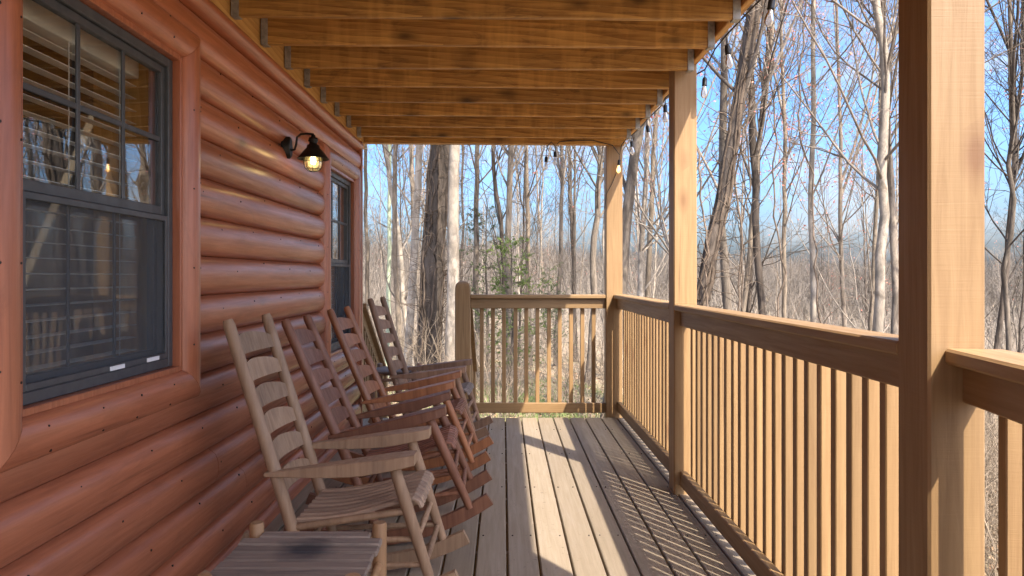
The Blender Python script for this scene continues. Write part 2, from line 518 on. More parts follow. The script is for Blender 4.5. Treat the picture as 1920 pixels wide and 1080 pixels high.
M['vine'] = bark('vine_bark', (.06, .046, .036), (.20, .15, .11), 12, .3, .8)

def leafmat(name, cols, scale=2.5, trans=.0):
    t = NT(name); v = t.coords((1, 1, 1)); n = t.noise(v, scale, 5, .7)
    k = len(cols)
    t.color(t.ramp(n, [(.3 + .4 * i / max(1, k - 1), c) for i, c in enumerate(cols)]))
    t.rough(.8); t.b.inputs['Specular IOR Level'].default_value = .2
    return t.m
M['buds'] = leafmat('red_buds', [(.46, .11, .09), (.58, .22, .17), (.60, .32, .22)])
M['ever'] = leafmat('evergreen_needles', [(.08, .125, .03), (.15, .21, .055), (.24, .29, .09)], 1.5)
M['cedar'] = leafmat('dark_cedar', [(.03, .055, .022), (.06, .095, .03), (.10, .13, .05)], 1.5)
M['grass'] = leafmat('spring_grass', [(.09, .14, .035), (.17, .23, .07), (.32, .31, .15)], 1.2)
M['leaves'] = leafmat('fallen_leaves', [(.20, .12, .07), (.34, .22, .13), (.44, .33, .22)], 3)
M['brush'] = bark('brush_stems', (.14, .107, .075), (.36, .285, .205), 5, .5, .2)

def ground_mat():
    t = NT('leaf_litter_ground')
    v = t.coords((1, 1, 1), rand=False)
    n = t.noise(v, 5.5, 10, .75); n2 = t.noise(v, .35, 5, .6); n3 = t.noise(v, 28, 4, .7)
    c = t.ramp(n, [(.3, (.15, .108, .07)), (.5, (.29, .22, .145)), (.7, (.43, .34, .24))])
    c = t.mix(t.ramp(n3, [(.4, (0, 0, 0)), (.7, (.5,) * 3)]), c, (.42, .34, .25))
    c = t.mix(t.ramp(n2, [(.52, (0, 0, 0)), (.66, (.5,) * 3)]), c, (.12, .16, .05))
    t.color(c); t.rough(.95); t.b.inputs['Specular IOR Level'].default_value = .1
    t.bump(n, 1.0, .08); return t.m
M['ground'] = ground_mat()

def hill_mat():
    t = NT('far_hill'); v = t.coords((1, 1, 1), rand=False); n = t.noise(v, .06, 10, .75)
    t.color(t.ramp(n, [(.3, (.15, .13, .112)), (.6, (.25, .22, .19)), (.75, (.31, .275, .24))])); t.rough(1)
    t.b.inputs['Specular IOR Level'].default_value = .05
    t.bump(n, 1.0, 4.0); return t.m
M['hill'] = hill_mat()

# ------------------------------------------------------------------ ground and hills
def gz(x, y):
    x = np.asarray(x, float); y = np.asarray(y, float)
    z = -0.78 - 0.16 * np.clip(x - 0.6, 0, 14) - 0.055 * np.clip(y - 9, 0, 60) - 0.02 * np.clip(x - 14, 0, 80)
    z = z + 0.05 * np.clip(-x - 3, 0, 25) * np.clip((y - 6) / 10, 0, 1)
    z = z + .12 * np.sin(x * .55 + 1.3) * np.sin(y * .43) + .07 * np.sin(x * 1.7 + y * 1.1)
    d = np.hypot(x, y)
    z = z + np.clip(d - 75, 0, 400) * .030 + np.clip(d - 75, 0, 500) * .010 * np.sin(np.arctan2(x, y) * 7 + .6)
    return z

def add_ground():
    rings = np.concatenate([np.linspace(0.0, 30, 61), np.linspace(31.5, 90, 36), np.geomspace(96, 1500, 26)])
    ang = np.linspace(0, 2 * math.pi, 145)[:-1]
    R, A = np.meshgrid(rings, ang, indexing='ij')
    X = R * np.sin(A); Y = R * np.cos(A)
    Z = np.minimum(gz(X, Y), 14 + 0 * X)
    v = np.stack([X, Y, Z], -1).reshape(-1, 3)
    n = len(ang); f = []
    for i in range(len(rings) - 1):
        j = np.arange(n); k = (j + 1) % n
        f.append(np.stack([i * n + j, (i + 1) * n + j, (i + 1) * n + k, i * n + k], -1))
    me = np_mesh('ground', v, np.concatenate(f), True, M['ground'])
    tag(link('ground', me), 'brown leaf covered forest floor falling away from the porch', kind='structure')
add_ground()

# ------------------------------------------------------------------ cabin wall
XW = -1.25                       # plane of the seams between the logs
ROW0, ROWH, NROW = 1.3635, 0.1626, 15
Y_BACK, Y_END = -1.6, 6.06
W1 = dict(y0=1.80, y1=2.715, z0=.925, z1=2.11)
W2 = dict(y0=4.97, y1=5.86, z0=.715, z1=2.062)
TW = .13

cabin = empty('log_cabin', (-1.3, 2.2, 0))
tag(cabin, 'cabin wall of glossy red-brown rounded logs along the left of the porch', 'house')
def inC(v): return v       # meshes are built in world space; children are shifted back
def cab(mb, name, mat, parent=None):
    p = parent or cabin
    o = mb.build(name, mat, p)
    off = Vector((1.3, -2.2, 0)) if p is cabin else Vector((0, 0, 0))
    o.location = off
    return o

def half_log(mb, y0, y1, z0, z1, depth=.042, x=XW, n=9, wob=.0025, seed=0):
    r = random.Random(seed)
    ys = [y0] + [y for y in np.arange(math.ceil(y0 / .35) * .35, y1, .35) if y - y0 > .05 and y1 - y > .05] + [y1]
    rows = []
    zc, hz = (z0 + z1) / 2, (z1 - z0) / 2
    for y in ys:
        a, b = r.uniform(-wob, wob), r.uniform(-wob, wob)
        row = [(x - .03, y, z0 + .001)]
        for i in range(n):
            s = -1 + 2 * i / (n - 1)
            p = (1 - abs(s) ** 2.3) ** .62 if abs(s) < 1 else 0
            row.append((x + (depth + a) * p, y, zc + s * (hz - .0012) + b * (1 - abs(s))))
        row.append((x - .03, y, z1 - .001))
        rows.append(row)
    mb.grid(rows, True); mb.add(rows[0], [tuple(range(len(rows[0])))]); mb.add(rows[-1], [tuple(range(len(rows[0])))[::-1]])

rows_z = [ROW0 + (k - 9) * ROWH for k in range(NROW + 2)]
li = 0
for k in range(NROW):
    z0, z1 = rows_z[k], rows_z[k + 1]
    if z0 > 2.34 - .02: break
    cuts = []
    zm = (z0 + z1) / 2
    for W in (W1, W2):
        if W['z0'] - .06 < zm < W['z1'] + .10: cuts.append((W['y0'] - .06, W['y1'] + .06))
    spans = []; y = Y_BACK
    for a, b in cuts: spans.append((y, a)); y = b
    spans.append((y, Y_END))
    if abs(zm - .469) < .05: spans = [(Y_BACK, 3.028), (3.030, Y_END)]
    if abs(zm - .306) < .05: spans = [(Y_BACK, 3.36), (3.362, Y_END)]
    for a, b in spans:
        mb = MB(); half_log(mb, a, b, z0, z1, seed=li); li += 1
        cab(mb, 'log', M['log'])
# backing behind the seams, split round the two windows
mb = MB()
for (ya, yb, za, zb) in ((Y_BACK, W1['y0'] - .05, -.3, 2.75), (W1['y0'] - .05, W1['y1'] + .05, -.3, W1['z0'] - .03), (W1['y0'] - .05, W1['y1'] + .05, W1['z1'] + .03, 2.75),
                         (W1['y1'] + .05, W2['y0'] - .05, -.3, 2.75), (W2['y0'] - .05, W2['y1'] + .05, -.3, W2['z0'] - .03), (W2['y0'] - .05, W2['y1'] + .05, W2['z1'] + .03, 2.75),
                         (W2['y1'] + .05, Y_END, -.3, 2.75)):
    mb.box((XW - .16, ya, za), (XW - .012, yb, zb), .001)
cab(mb, 'wall_core', M['groove'])
# rounded trim under the ceiling
mb = MB()
for i, (a, b) in enumerate(((Y_BACK, 2.398), (2.40, Y_END))):
    mb = MB(); half_log(mb, a, b, 2.341, 2.432, .058, n=11, seed=90 + i, wob=.001); cab(mb, 'ceiling_trim', M['log'])
# corner board at the far end
MB().box((XW - .16, Y_END + .001, -.3), (XW + .035, Y_END + .045, 2.75), .006)
mb = MB(); mb.box((XW - .16, Y_END + .001, -.3), (XW + .05, Y_END + .05, 2.43), .008); cab(mb, 'corner_board', M['log_z'])
# end wall of the cabin turning left
for k in range(NROW):
    z0, z1 = rows_z[k], rows_z[k + 1]
    if z0 > 2.6: break
    mb = MB(); half_log(mb, 0, 5.0, z0, z1, seed=200 + k)
    for i, p in enumerate(mb.v): mb.v[i] = (-1.42 - p[1], Y_END + .0 + (p[0] - XW), p[2])
    mb.f = [f[::-1] for f in mb.f]
    cab(mb, 'end_log', M['log'])

def trim_piece(mb, W, side, w=TW, d=.062, n=11):
    y0, y1, z0, z1 = W['y0'], W['y1'], W['z0'], W['z1']
    A, B = [], []
    x0 = XW - .02
    prof = [(0.0, 0.0)] + [(w * (1 - math.cos(math.pi * i / (n - 1))) / 2, .022 + d * math.sin(math.pi * i / (n - 1)) ** .7) for i in range(n)] + [(w, 0.0)]
    for u, p in prof:
        if side == 'l': A.append((x0 + p, y0 - u, z0 - u)); B.append((x0 + p, y0 - u, z1 + u))
        if side == 'r': A.append((x0 + p, y1 + u, z1 + u)); B.append((x0 + p, y1 + u, z0 - u))
        if side == 'b': A.append((x0 + p, y1 + u, z0 - u)); B.append((x0 + p, y0 - u, z0 - u))
        if side == 't': A.append((x0 + p, y0 - u, z1 + u)); B.append((x0 + p, y1 + u, z1 + u))
    # stop 1 mm short of the mitre
    A2 = [Vector(a).lerp(Vector(b), .001) for a, b in zip(A, B)]; B2 = [Vector(b).lerp(Vector(a), .001) for a, b in zip(A, B)]
    mids = [[Vector(a).lerp(Vector(b), t) for a, b in zip(A2, B2)] for t in (0, .25, .5, .75, 1)]
    mb.grid(mids, True)
    mb.add(A2, [tuple(range(len(A2)))]); mb.add(B2, [tuple(range(len(B2)))[::-1]])

def window(W, near):
    y0, y1, z0, z1 = W['y0'], W['y1'], W['z0'], W['z1']
    for s in 'lrbt':
        mb = MB(); trim_piece(mb, W, s); cab(mb, 'window_trim', M['log_z'] if s in 'lr' else M['log'])
    # stained reveal boards just inside the trim
    mb = MB(); rv = .016
    mb.box((XW - .05, y0 - .004, z0), (XW + .030, y0 + rv, z1), .002); mb.box((XW - .05, y1 - rv, z0), (XW + .030, y1 + .004, z1), .002)
    mb.box((XW - .05, y0 + rv, z0 - .004), (XW + .030, y1 - rv, z0 + rv), .002); mb.box((XW - .05, y0 + rv, z1 - rv), (XW + .030, y1 - rv, z1 + .004), .002)
    cab(mb, 'window_reveal', M['log_z'])
    ya, yb, za, zb = y0 + rv + .001, y1 - rv - .001, z0 + rv + .001, z1 - rv - .001
    fw = .034; xf0, xf1 = XW - .075, XW + .002
    mb = MB()
    mb.box((xf0, ya, za), (xf1, ya + fw, zb), .003); mb.box((xf0, yb - fw, za), (xf1, yb, zb), .003)
    mb.box((xf0, ya + fw, za), (xf1, yb - fw, za + fw), .003); mb.box((xf0, ya + fw, zb - fw), (xf1, yb - fw, zb), .003)
    win = cab(mb, 'window', M['frame'])
    zm = (z0 + z1) / 2
    gy0, gy1 = ya + fw + .001, yb - fw - .001
    # upper sash: frame, muntins, pane ; lower sash behind a screen
    sw = .026
    def sash(zl, zh, xo, mat, name, meet=None):
        mb = MB(); xa, xb = xo - .026, xo
        mb.box((xa, gy0, zl), (xb, gy0 + sw, zh), .002); mb.box((xa, gy1 - sw, zl), (xb, gy1, zh), .002)
        mb.box((xa, gy0 + sw, zl), (xb, gy1 - sw, zl + sw * 1.25), .002); mb.box((xa, gy0 + sw, zh - sw), (xb, gy1 - sw, zh), .002)
        cab(mb, name, mat, win)
    gz0, gz1 = za + fw + .001, zb - fw - .001
    sash(zm - .012, gz1, XW - .012, M['frame'], 'upper_sash'); sash(gz0, zm + .018, XW - .041, M['frame_dark'], 'lower_sash')
    def panes(zl, zh, xo, mat):
        mb = MB(); mb.box((xo - .002, gy0 + sw, zl + sw), (xo + .002, gy1 - sw, zh - sw), .0005); cab(mb, 'pane', M['glass'], win)
        for k in (1, 2):
            y = gy0 + sw + (gy1 - gy0 - 2 * sw) * k / 3
            hw_ = .009 if mat is M['frame'] else .006
            mb = MB(); mb.box((xo + .003, y - hw_, zl + sw), (xo + .010, y + hw_, zh - sw), .002); cab(mb, 'muntin', mat, win)
        zz = (zl + zh) / 2
        for k in (range(3) if mat is M['frame'] else ()):
            w3 = (gy1 - gy0 - 2 * sw) / 3; a = gy0 + sw + w3 * k + (.0095 if k else 0); b = gy0 + sw + w3 * (k + 1) - (.0095 if k < 2 else 0)
            mb = MB(); mb.box((xo + .0032, a, zz - .009), (xo + .0098, b, zz + .009), .002); cab(mb, 'muntin', mat, win)
    panes(zm - .012 + .006, gz1, XW - .026, M['frame']); panes(gz0 + .006, zm + .018, XW - .055, M['frame_dark'])
    mb = MB(); mb.box((XW - .0095, gy0 + .004, gz0 + .004), (XW - .0085, gy1 - .004, zm - .014), .0002); cab(mb, 'insect_screen', M['screen'], win)
    mb = MB(); xs0, xs1 = XW - .008, XW + .001
    mb.box((xs0, gy0, gz0), (xs1, gy0 + .018, zm - .014), .002); mb.box((xs0, gy1 - .018, gz0), (xs1, gy1, zm - .014), .002)
    mb.box((xs0, gy0 + .018, gz0), (xs1, gy1 - .018, gz0 + .02), .002); mb.box((xs0, gy0 + .018, zm - .034), (xs1, gy1 - .018, zm - .014), .002)
    cab(mb, 'screen_frame', M['frame'], win)
    if near:
        for yy in (2.265, 2.50):
            mb = MB(); mb.box((XW + .0015, yy, gz0 + .002), (XW + .006, yy + .085, gz0 + .016), .002); cab(mb, 'white_tab', M['white_tab'], win)
    # pine jamb box
    mb = MB(); xj0, xj1 = XW - .30, XW - .076
    mb.box((xj0, ya - .03, za - .03), (xj1, ya - .002, zb + .03), .002); mb.box((xj0, yb + .002, za - .03), (xj1, yb + .03, zb + .03), .002)
    mb.box((xj0, ya, za - .03), (xj1, yb, za - .002), .002); mb.box((xj0, ya, zb + .002), (xj1, yb, zb + .03), .002)
    cab(mb, 'inner_jamb', M['pine'], win)
    # venetian blind inside
    xb = XW - .150
    mb = MB(); mb.box((xb - .035, ya + .012, zb - .072), (xb + .03, yb - .012, zb - .004), .003); cab(mb, 'blind_valance', M['white'], win)
    mbs = MB(); R = Matrix.Rotation(math.radians(3), 4, 'Y'); mbs.box((-.023, -(yb - ya) / 2 + .016, -.0012), (.023, (yb - ya) / 2 - .016, .0012), .0005, R)
    sl = mbs.mesh('blind_slat', M['white'])
    z = zb - .10
    while z > za + .05:
        o = link('blind_slat', sl, win, (xb, (ya + yb) / 2, z)); z -= .047
    for yy in (.16, .5, .84):
        y = ya + (yb - ya) * yy
        mb = MB(); mb.tube([(xb + .027, y, zb - .07), (xb + .027, y, za + .05)], .0017, 5); cab(mb, 'blind_cord', M['white'], win)
    # dim room behind
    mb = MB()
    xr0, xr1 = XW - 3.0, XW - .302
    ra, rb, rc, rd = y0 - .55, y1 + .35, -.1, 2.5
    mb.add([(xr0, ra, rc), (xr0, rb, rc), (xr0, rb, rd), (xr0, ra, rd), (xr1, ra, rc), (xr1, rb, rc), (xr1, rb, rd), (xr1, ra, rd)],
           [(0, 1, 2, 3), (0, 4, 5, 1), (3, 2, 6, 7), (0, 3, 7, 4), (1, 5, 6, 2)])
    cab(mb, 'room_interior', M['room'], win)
    return win
window(W1, True)
window(W2, False)
# nail heads on the logs
mb = MB(); r = random.Random(3)
for k in range(NROW - 1):
    zc = rows_z[k] + .115
    if zc < .1 or zc > 2.3: continue
    for y in np.arange(1.25 + (k % 2) * .2, Y_END, .405):
        yy = y + r.uniform(-.03, .03); z = zc + r.uniform(-.02, .03)
        if any(W['y0'] - .14 < yy < W['y1'] + .14 and W['z0'] - .14 < z < W['z1'] + .14 for W in (W1, W2)): continue
        s = 2 * (z - (rows_z[k] + ROWH / 2)) / ROWH
        x = XW + .042 * (1 - abs(s) ** 2.3) ** .62
        mb.tube([(x - .004, yy, z), (x + .0015, yy, z - .0004)], r.uniform(.003, .0052), 6)
def trim_x(u):
    th = math.acos(max(-1, min(1, 1 - 2 * u / TW))); return XW - .02 + .022 + .062 * math.sin(th) ** .7
for W in (W1, W2):
    for u in (TW * .28, TW * .80):
        x = trim_x(u)
        for i in range(4):
            z = W['z0'] + (i + .35 + r.uniform(-.1, .1)) * (W['z1'] - W['z0']) / 4
            for y in (W['y0'] - u, W['y1'] + u): mb.tube([(x - .004, y, z), (x + .0015, y, z - .0004)], r.uniform(.003, .0045), 6)
            y = W['y0'] + (i + .4 + r.uniform(-.1, .1)) * (W['y1'] - W['y0']) / 4
            for z in (W['z0'] - u, W['z1'] + u): mb.tube([(x - .004, y, z), (x + .0015, y, z - .0004)], r.uniform(.003, .0045), 6)
o = cab(mb, 'nail_heads', M['nail']); tag(o, kind='stuff')

# ------------------------------------------------------------------ porch deck
deck = empty('porch_deck', (0, 2.8, 0))
tag(deck, 'porch floor of worn tan painted deck boards', kind='structure')
GAP0, PITCH = .0173, .1437
for k in range(-9, 8):
    xa, xb = GAP0 + k * PITCH, GAP0 + (k + 1) * PITCH
    w = PITCH - .0105
    r = random.Random(k + 50)
    mb = MB(); mb.box((-w / 2, -1.6 - 2.8, -.030), (w / 2, 6.47 - 2.8 + r.uniform(-.006, .006), 0), .004)
    mb.build('board', M['deck'], deck, ((xa + xb) / 2, 0, r.uniform(-.0012, .0012)))
mb = MB()
for y in np.arange(-1.5, 6.4, .4064): mb.box((-1.24, y - 2.8, -.225), (1.14, y - 2.8 + .038, -.032), .002)
mb.box((-1.24, 6.425 - 2.8, -.225), (1.14, 6.462 - 2.8, -.032), .002); mb.box((1.141, -4.4, -.225), (1.178, 6.46 - 2.8, -.032), .002)
mb.build('deck_joists', M['tan_x'], deck)
# screw heads
mb = MB(); r = random.Random(8)
for k in range(-9, 8):
    for y in np.arange(1.9, 6.4, .4064 * 2):
        for s in (-.045, .045):
            if r.random() < .45: continue
            mb.tube([(GAP0 + (k + .5) * PITCH + s, y - 2.8 + r.uniform(-.006, .006), -.002), (GAP0 + (k + .5) * PITCH + s, y - 2.8, .0018)], .0045, 6)
tag(mb.build('screw_heads', M['nail'], deck), kind='stuff')
# concrete footing piers and skirt posts under the deck are behind the boards; the posts carry down to the ground

# ------------------------------------------------------------------ posts
PX0, PX1 = 1.0, 1.135
Y3a, Y3b = 1.68, 1.815
Y2a, Y2b = 4.19, 4.325
Y1a, Y1b = 6.50, 6.64
def post(name, x0, x1, y0, y1, ztop, label, seed):
    cx, cy = (x0 + x1) / 2, (y0 + y1) / 2
    zb = float(gz(cx, cy)) - .2
    mb = MB(); mb.box((x0 - cx, y0 - cy, 0), (x1 - cx, y1 - cy, ztop - zb), .006)
    o = mb.build(name, M['tan_z'], None, (cx, cy, zb)); tag(o, label, 'post', 'square posts holding up the porch ceiling'); return o
post('porch_post', PX0, PX1, Y3a, Y3b, 2.53, 'thick tan square post nearest the viewer, half sunlit', 1)
post('porch_post', PX0, PX1, Y2a, Y2b, 2.53, 'middle tan square post with slanting shadow line near its top', 2)
post('porch_post', .935, 1.083, Y1a, Y1b, 2.478, 'farthest tan square post at the corner of the railings', 3)

# newel post with rounded head
NX, NY = -.372, 6.565
mb = MB(); hw = .069; zb = float(gz(NX, NY)) - .2
def ring(z, s, c=.006): return [(-s + c, -s, z), (s - c, -s, z), (s, -s + c, z), (s, s - c, z), (s - c, s, z), (-s + c, s, z), (-s, s - c, z), (-s, -s + c, z)]
rows = [ring(0, hw), ring(1.165 - zb, hw)]
for a in (20, 40, 60, 75, 86): rows.append(ring(1.165 - zb + .07 * math.sin(math.radians(a)), hw * math.cos(math.radians(a)) ** .65, .006 * math.cos(math.radians(a))))
mb.loft(rows)
tag(mb.build('newel_post', M['tan_z'], None, (NX, NY, zb)), 'tan newel post with a rounded head at the top of the stairs', 'post')

# ------------------------------------------------------------------ railings
bal_mesh = None
def railing(A, B, n, label, cat, cap=(-.13, .13), ztop=1.115, z_low=(.05, .14), cap_ext=(0, 0), balw=.038, rail_h=.09, off=-.0385):
    """A, B: (x, y) ends of the rail centre line"""
    A = Vector((*A, 0)); B = Vector((*B, 0)); L = (B - A).length; d = (B - A).normalized()
    root = empty('porch_railing', A, (0, 0, math.atan2(d.y, d.x)))
    tag(root, label, cat, 'tan railings with square balusters')
    # local x runs along the rail; local y to the left of it
    mb = MB(); mb.box((-cap_ext[0], cap[0], ztop - .036), (L + cap_ext[1], cap[1], ztop), .006); mb.build('cap_board', M['tan_x'], root)
    mb = MB(); mb.box((.001, -.019, ztop - .037 - rail_h), (L - .001, .019, ztop - .037), .004); mb.build('top_rail', M['tan_x'], root)
    mb = MB(); mb.box((.001, -.019, z_low[0]), (L - .001, .019, z_low[1]), .004); mb.build('bottom_rail', M['tan_x'], root)
    zb0, zb1 = z_low[0] - .012, ztop - .0375
    mb = MB(); mb.box((-balw / 2, -balw / 2, 0), (balw / 2, balw / 2, zb1 - zb0), .003); me = mb.mesh('baluster', M['tan_z'])
    r = random.Random(n)
    for i in range(n):
        o = link('baluster', me, root, (L * (i + 1) / (n + 1) + r.uniform(-.003, .003), off + math.copysign(r.uniform(0, .0015), off), zb0), (0, 0, r.uniform(-.02, .02)))
    return root
RX = 1.054
# middle run: between the near and the middle post (the cap passes inside the posts)
railing((RX, Y3b), (RX, Y2a), 22, 'long tan railing between the nearest post and the middle post', 'railing', cap=(-.064, .054))
railing((RX, Y2b), (RX, Y1a), 20, 'tan railing between the middle post and the corner post', 'railing', cap=(-.064, .054))
railing((NX + hw, 6.565), (.935, 6.565), 11, 'tan railing across the far end of the porch', 'railing', cap=(-.055, .065), off=.0385, ztop=1.112, z_low=(.028, .118), balw=.036)
dirn = Vector((-.18, -1)).normalized()
A4 = Vector((RX + .045, Y3a)); B4 = A4 + dirn * 1.9
railing(tuple(A4), tuple(B4), 18, 'short tan railing in front of the nearest post at the right edge', 'railing', cap=(-.06, .07), ztop=1.110, off=.0385)
post('porch_post', B4.x - .068, B4.x + .068, B4.y - .14, B4.y - .004, 2.53, 'tan square post behind the viewer', 4)

# ------------------------------------------------------------------ stairs and their railings
st = empty('porch_stairs', (-.86, 6.47, 0)); tag(st, 'short wooden stairs going down past the newel post', 'stairs')
for i in range(4):
    z = -.17 * (i + 1); y = .02 + .27 * i
    mb = MB(); mb.box((-.43, y, z - .036), (.40, y + .255, z), .005); mb.build('tread', M['deck'], st)
    mb = MB(); mb.box((-.43, y - .022, z + .002), (.40, y - .002, z + .132), .003); mb.build('riser', M['tan_x'], st)
for x in (-.47, .405):
    mb = MB(); mb.loft([[(x, 0, -.04), (x, 0, -.30), (x, 1.2, -1.0), (x, 1.2, -.72)], [(x + .036, 0, -.04), (x + .036, 0, -.30), (x + .036, 1.2, -1.0), (x + .036, 1.2, -.72)]]); mb.build('stringer', M['tan_y'], st)
def stair_rail(x, y0, label, posts=True):
    root = empty('stair_railing', (x, y0, 0)); tag(root, label, 'railing', 'sloping stair railings')
    sl = -.63
    def bar(z, h, w, name, L=1.22):
        mb = MB(); mb.loft([[(-w, 0, z), (w, 0, z), (w, 0, z + h), (-w, 0, z + h)], [(-w, L, z + sl * L), (w, L, z + sl * L), (w, L, z + h + sl * L), (-w, L, z + h + sl * L)]])
        mb.build(name, M['tan_y'], root)
    bar(1.0, .036, .06, 'cap_board'); bar(.90, .098, .019, 'top_rail'); bar(.10, .09, .019, 'bottom_rail')
    mb = MB(); mb.box((-.018, -.018, 0), (.018, .018, .708), .003); me = mb.mesh('baluster', M['tan_z'])
    for i in range(10):
        y = .09 + .113 * i; link('baluster', me, root, (0, y, .191 + sl * y))
    mb = MB(); mb.box((-.045, 1.225, -1.1), (.045, 1.315, 1.06 + sl * 1.25), .006); mb.build('end_post', M['tan_z'], root)
stair_rail(-1.30, 6.45, 'sloping stair railing beside the far corner of the cabin')
mb = MB(); 
stair_rail(-.350, 6.64, 'sloping stair railing just behind the newel post')

# ------------------------------------------------------------------ ceiling of the porch (the deck above)
ceil = empty('upper_deck', (0, 2.4, 2.6)); tag(ceil, 'underside of the upper deck with rows of stained pine joists', 'ceiling')
JX0, JX1, ZB, JH, DROP = -1.258, 1.096, 2.482, .232, .016
hang = MB()
hang.box((0, -.0215, -.004), (.0025, -.0195, .15), .0005); 
joists = [3.31 + .404 * i for i in range(-12, 8)]
r = random.Random(12)
for i, y in enumerate(joists):
    if y > 6.2: continue
    mb = MB(); rows = []
    for x in np.linspace(JX0 + .003, JX1 - .003, 7):
        t = (x - JX0) / (JX1 - JX0); z = -DROP * t + r.uniform(-.0015, .0015); dy = r.uniform(-.0015, .0015); c = .004
        a, b = -.019 + dy, .019 + dy
        rows.append([(x, a + c, z), (x, b - c, z), (x, b, z + c), (x, b, z + JH), (x, a, z + JH), (x, a, z + c)])
    mb.loft(rows)
    j = mb.build('joist', M['joist_x'], ceil, (0, y - 2.4, ZB - 2.6))
    for sx, xx, dz in ((1, JX0 + .004, 0), (-1, JX1 - .004, -DROP)):
        h = MB(); x2 = xx + sx * .036
        xa, xb = min(xx, x2), max(xx, x2)
        h.box((xa, -.0235, dz - .002), (xb, -.0212, dz + .15), .0006); h.box((xa, .0212, dz - .002), (xb, .0235, dz + .15), .0006)
        h.box((xa, -.0235, dz - .0055), (xb, .0235, dz - .0025), .0006)
        h.build('joist_hanger', M['steel'], j)
for y in (6.43, 6.472):
    mb = MB(); rows = []
    for x in np.linspace(JX0 + .003, JX1 - .003, 5):
        t = (x - JX0) / (JX1 - JX0); z = -DROP * t
        rows.append([(x, 0, z), (x, .038, z), (x, .038, z + JH), (x, 0, z + JH)])
    mb.loft(rows); mb.build('end_joist', M['joist_x'], ceil, (0, y - 2.4, ZB - 2.6))
mb = MB(); mb.box((-1.300, -4.0, 2.434 - 2.6), (-1.260, 6.51 - 2.4, .114), .003); mb.build('ledger_board', M['joist_y'], ceil)
mb = MB(); mb.box((1.098, -4.0, 2.523 - 2.6), (1.138, 6.515 - 2.4, .135), .004); mb.build('rim_joist', M['joist_y'], ceil)
for (ya, x0) in ((Y2a, 1.0), (Y3a, 1.0)):
    mb = MB(); mb.box((x0 + .01, ya + .004 - 2.4, 2.532 - 2.6), (1.096, ya + .12 - 2.4, 2.70 - 2.6), .003); mb.build('bearing_block', M['joist_x'], ceil)
for k in range(-10, 9):
    x0 = GAP0 + k * PITCH
    if x0 < -1.36: continue
    mb = MB(); mb.box((x0, -4.0, 2.716 - 2.6 + .022), (x0 + PITCH - .003, 6.53 - 2.4, 2.716 - 2.6 + .048), .003); mb.build('floor_board', M['joist_y'], ceil)

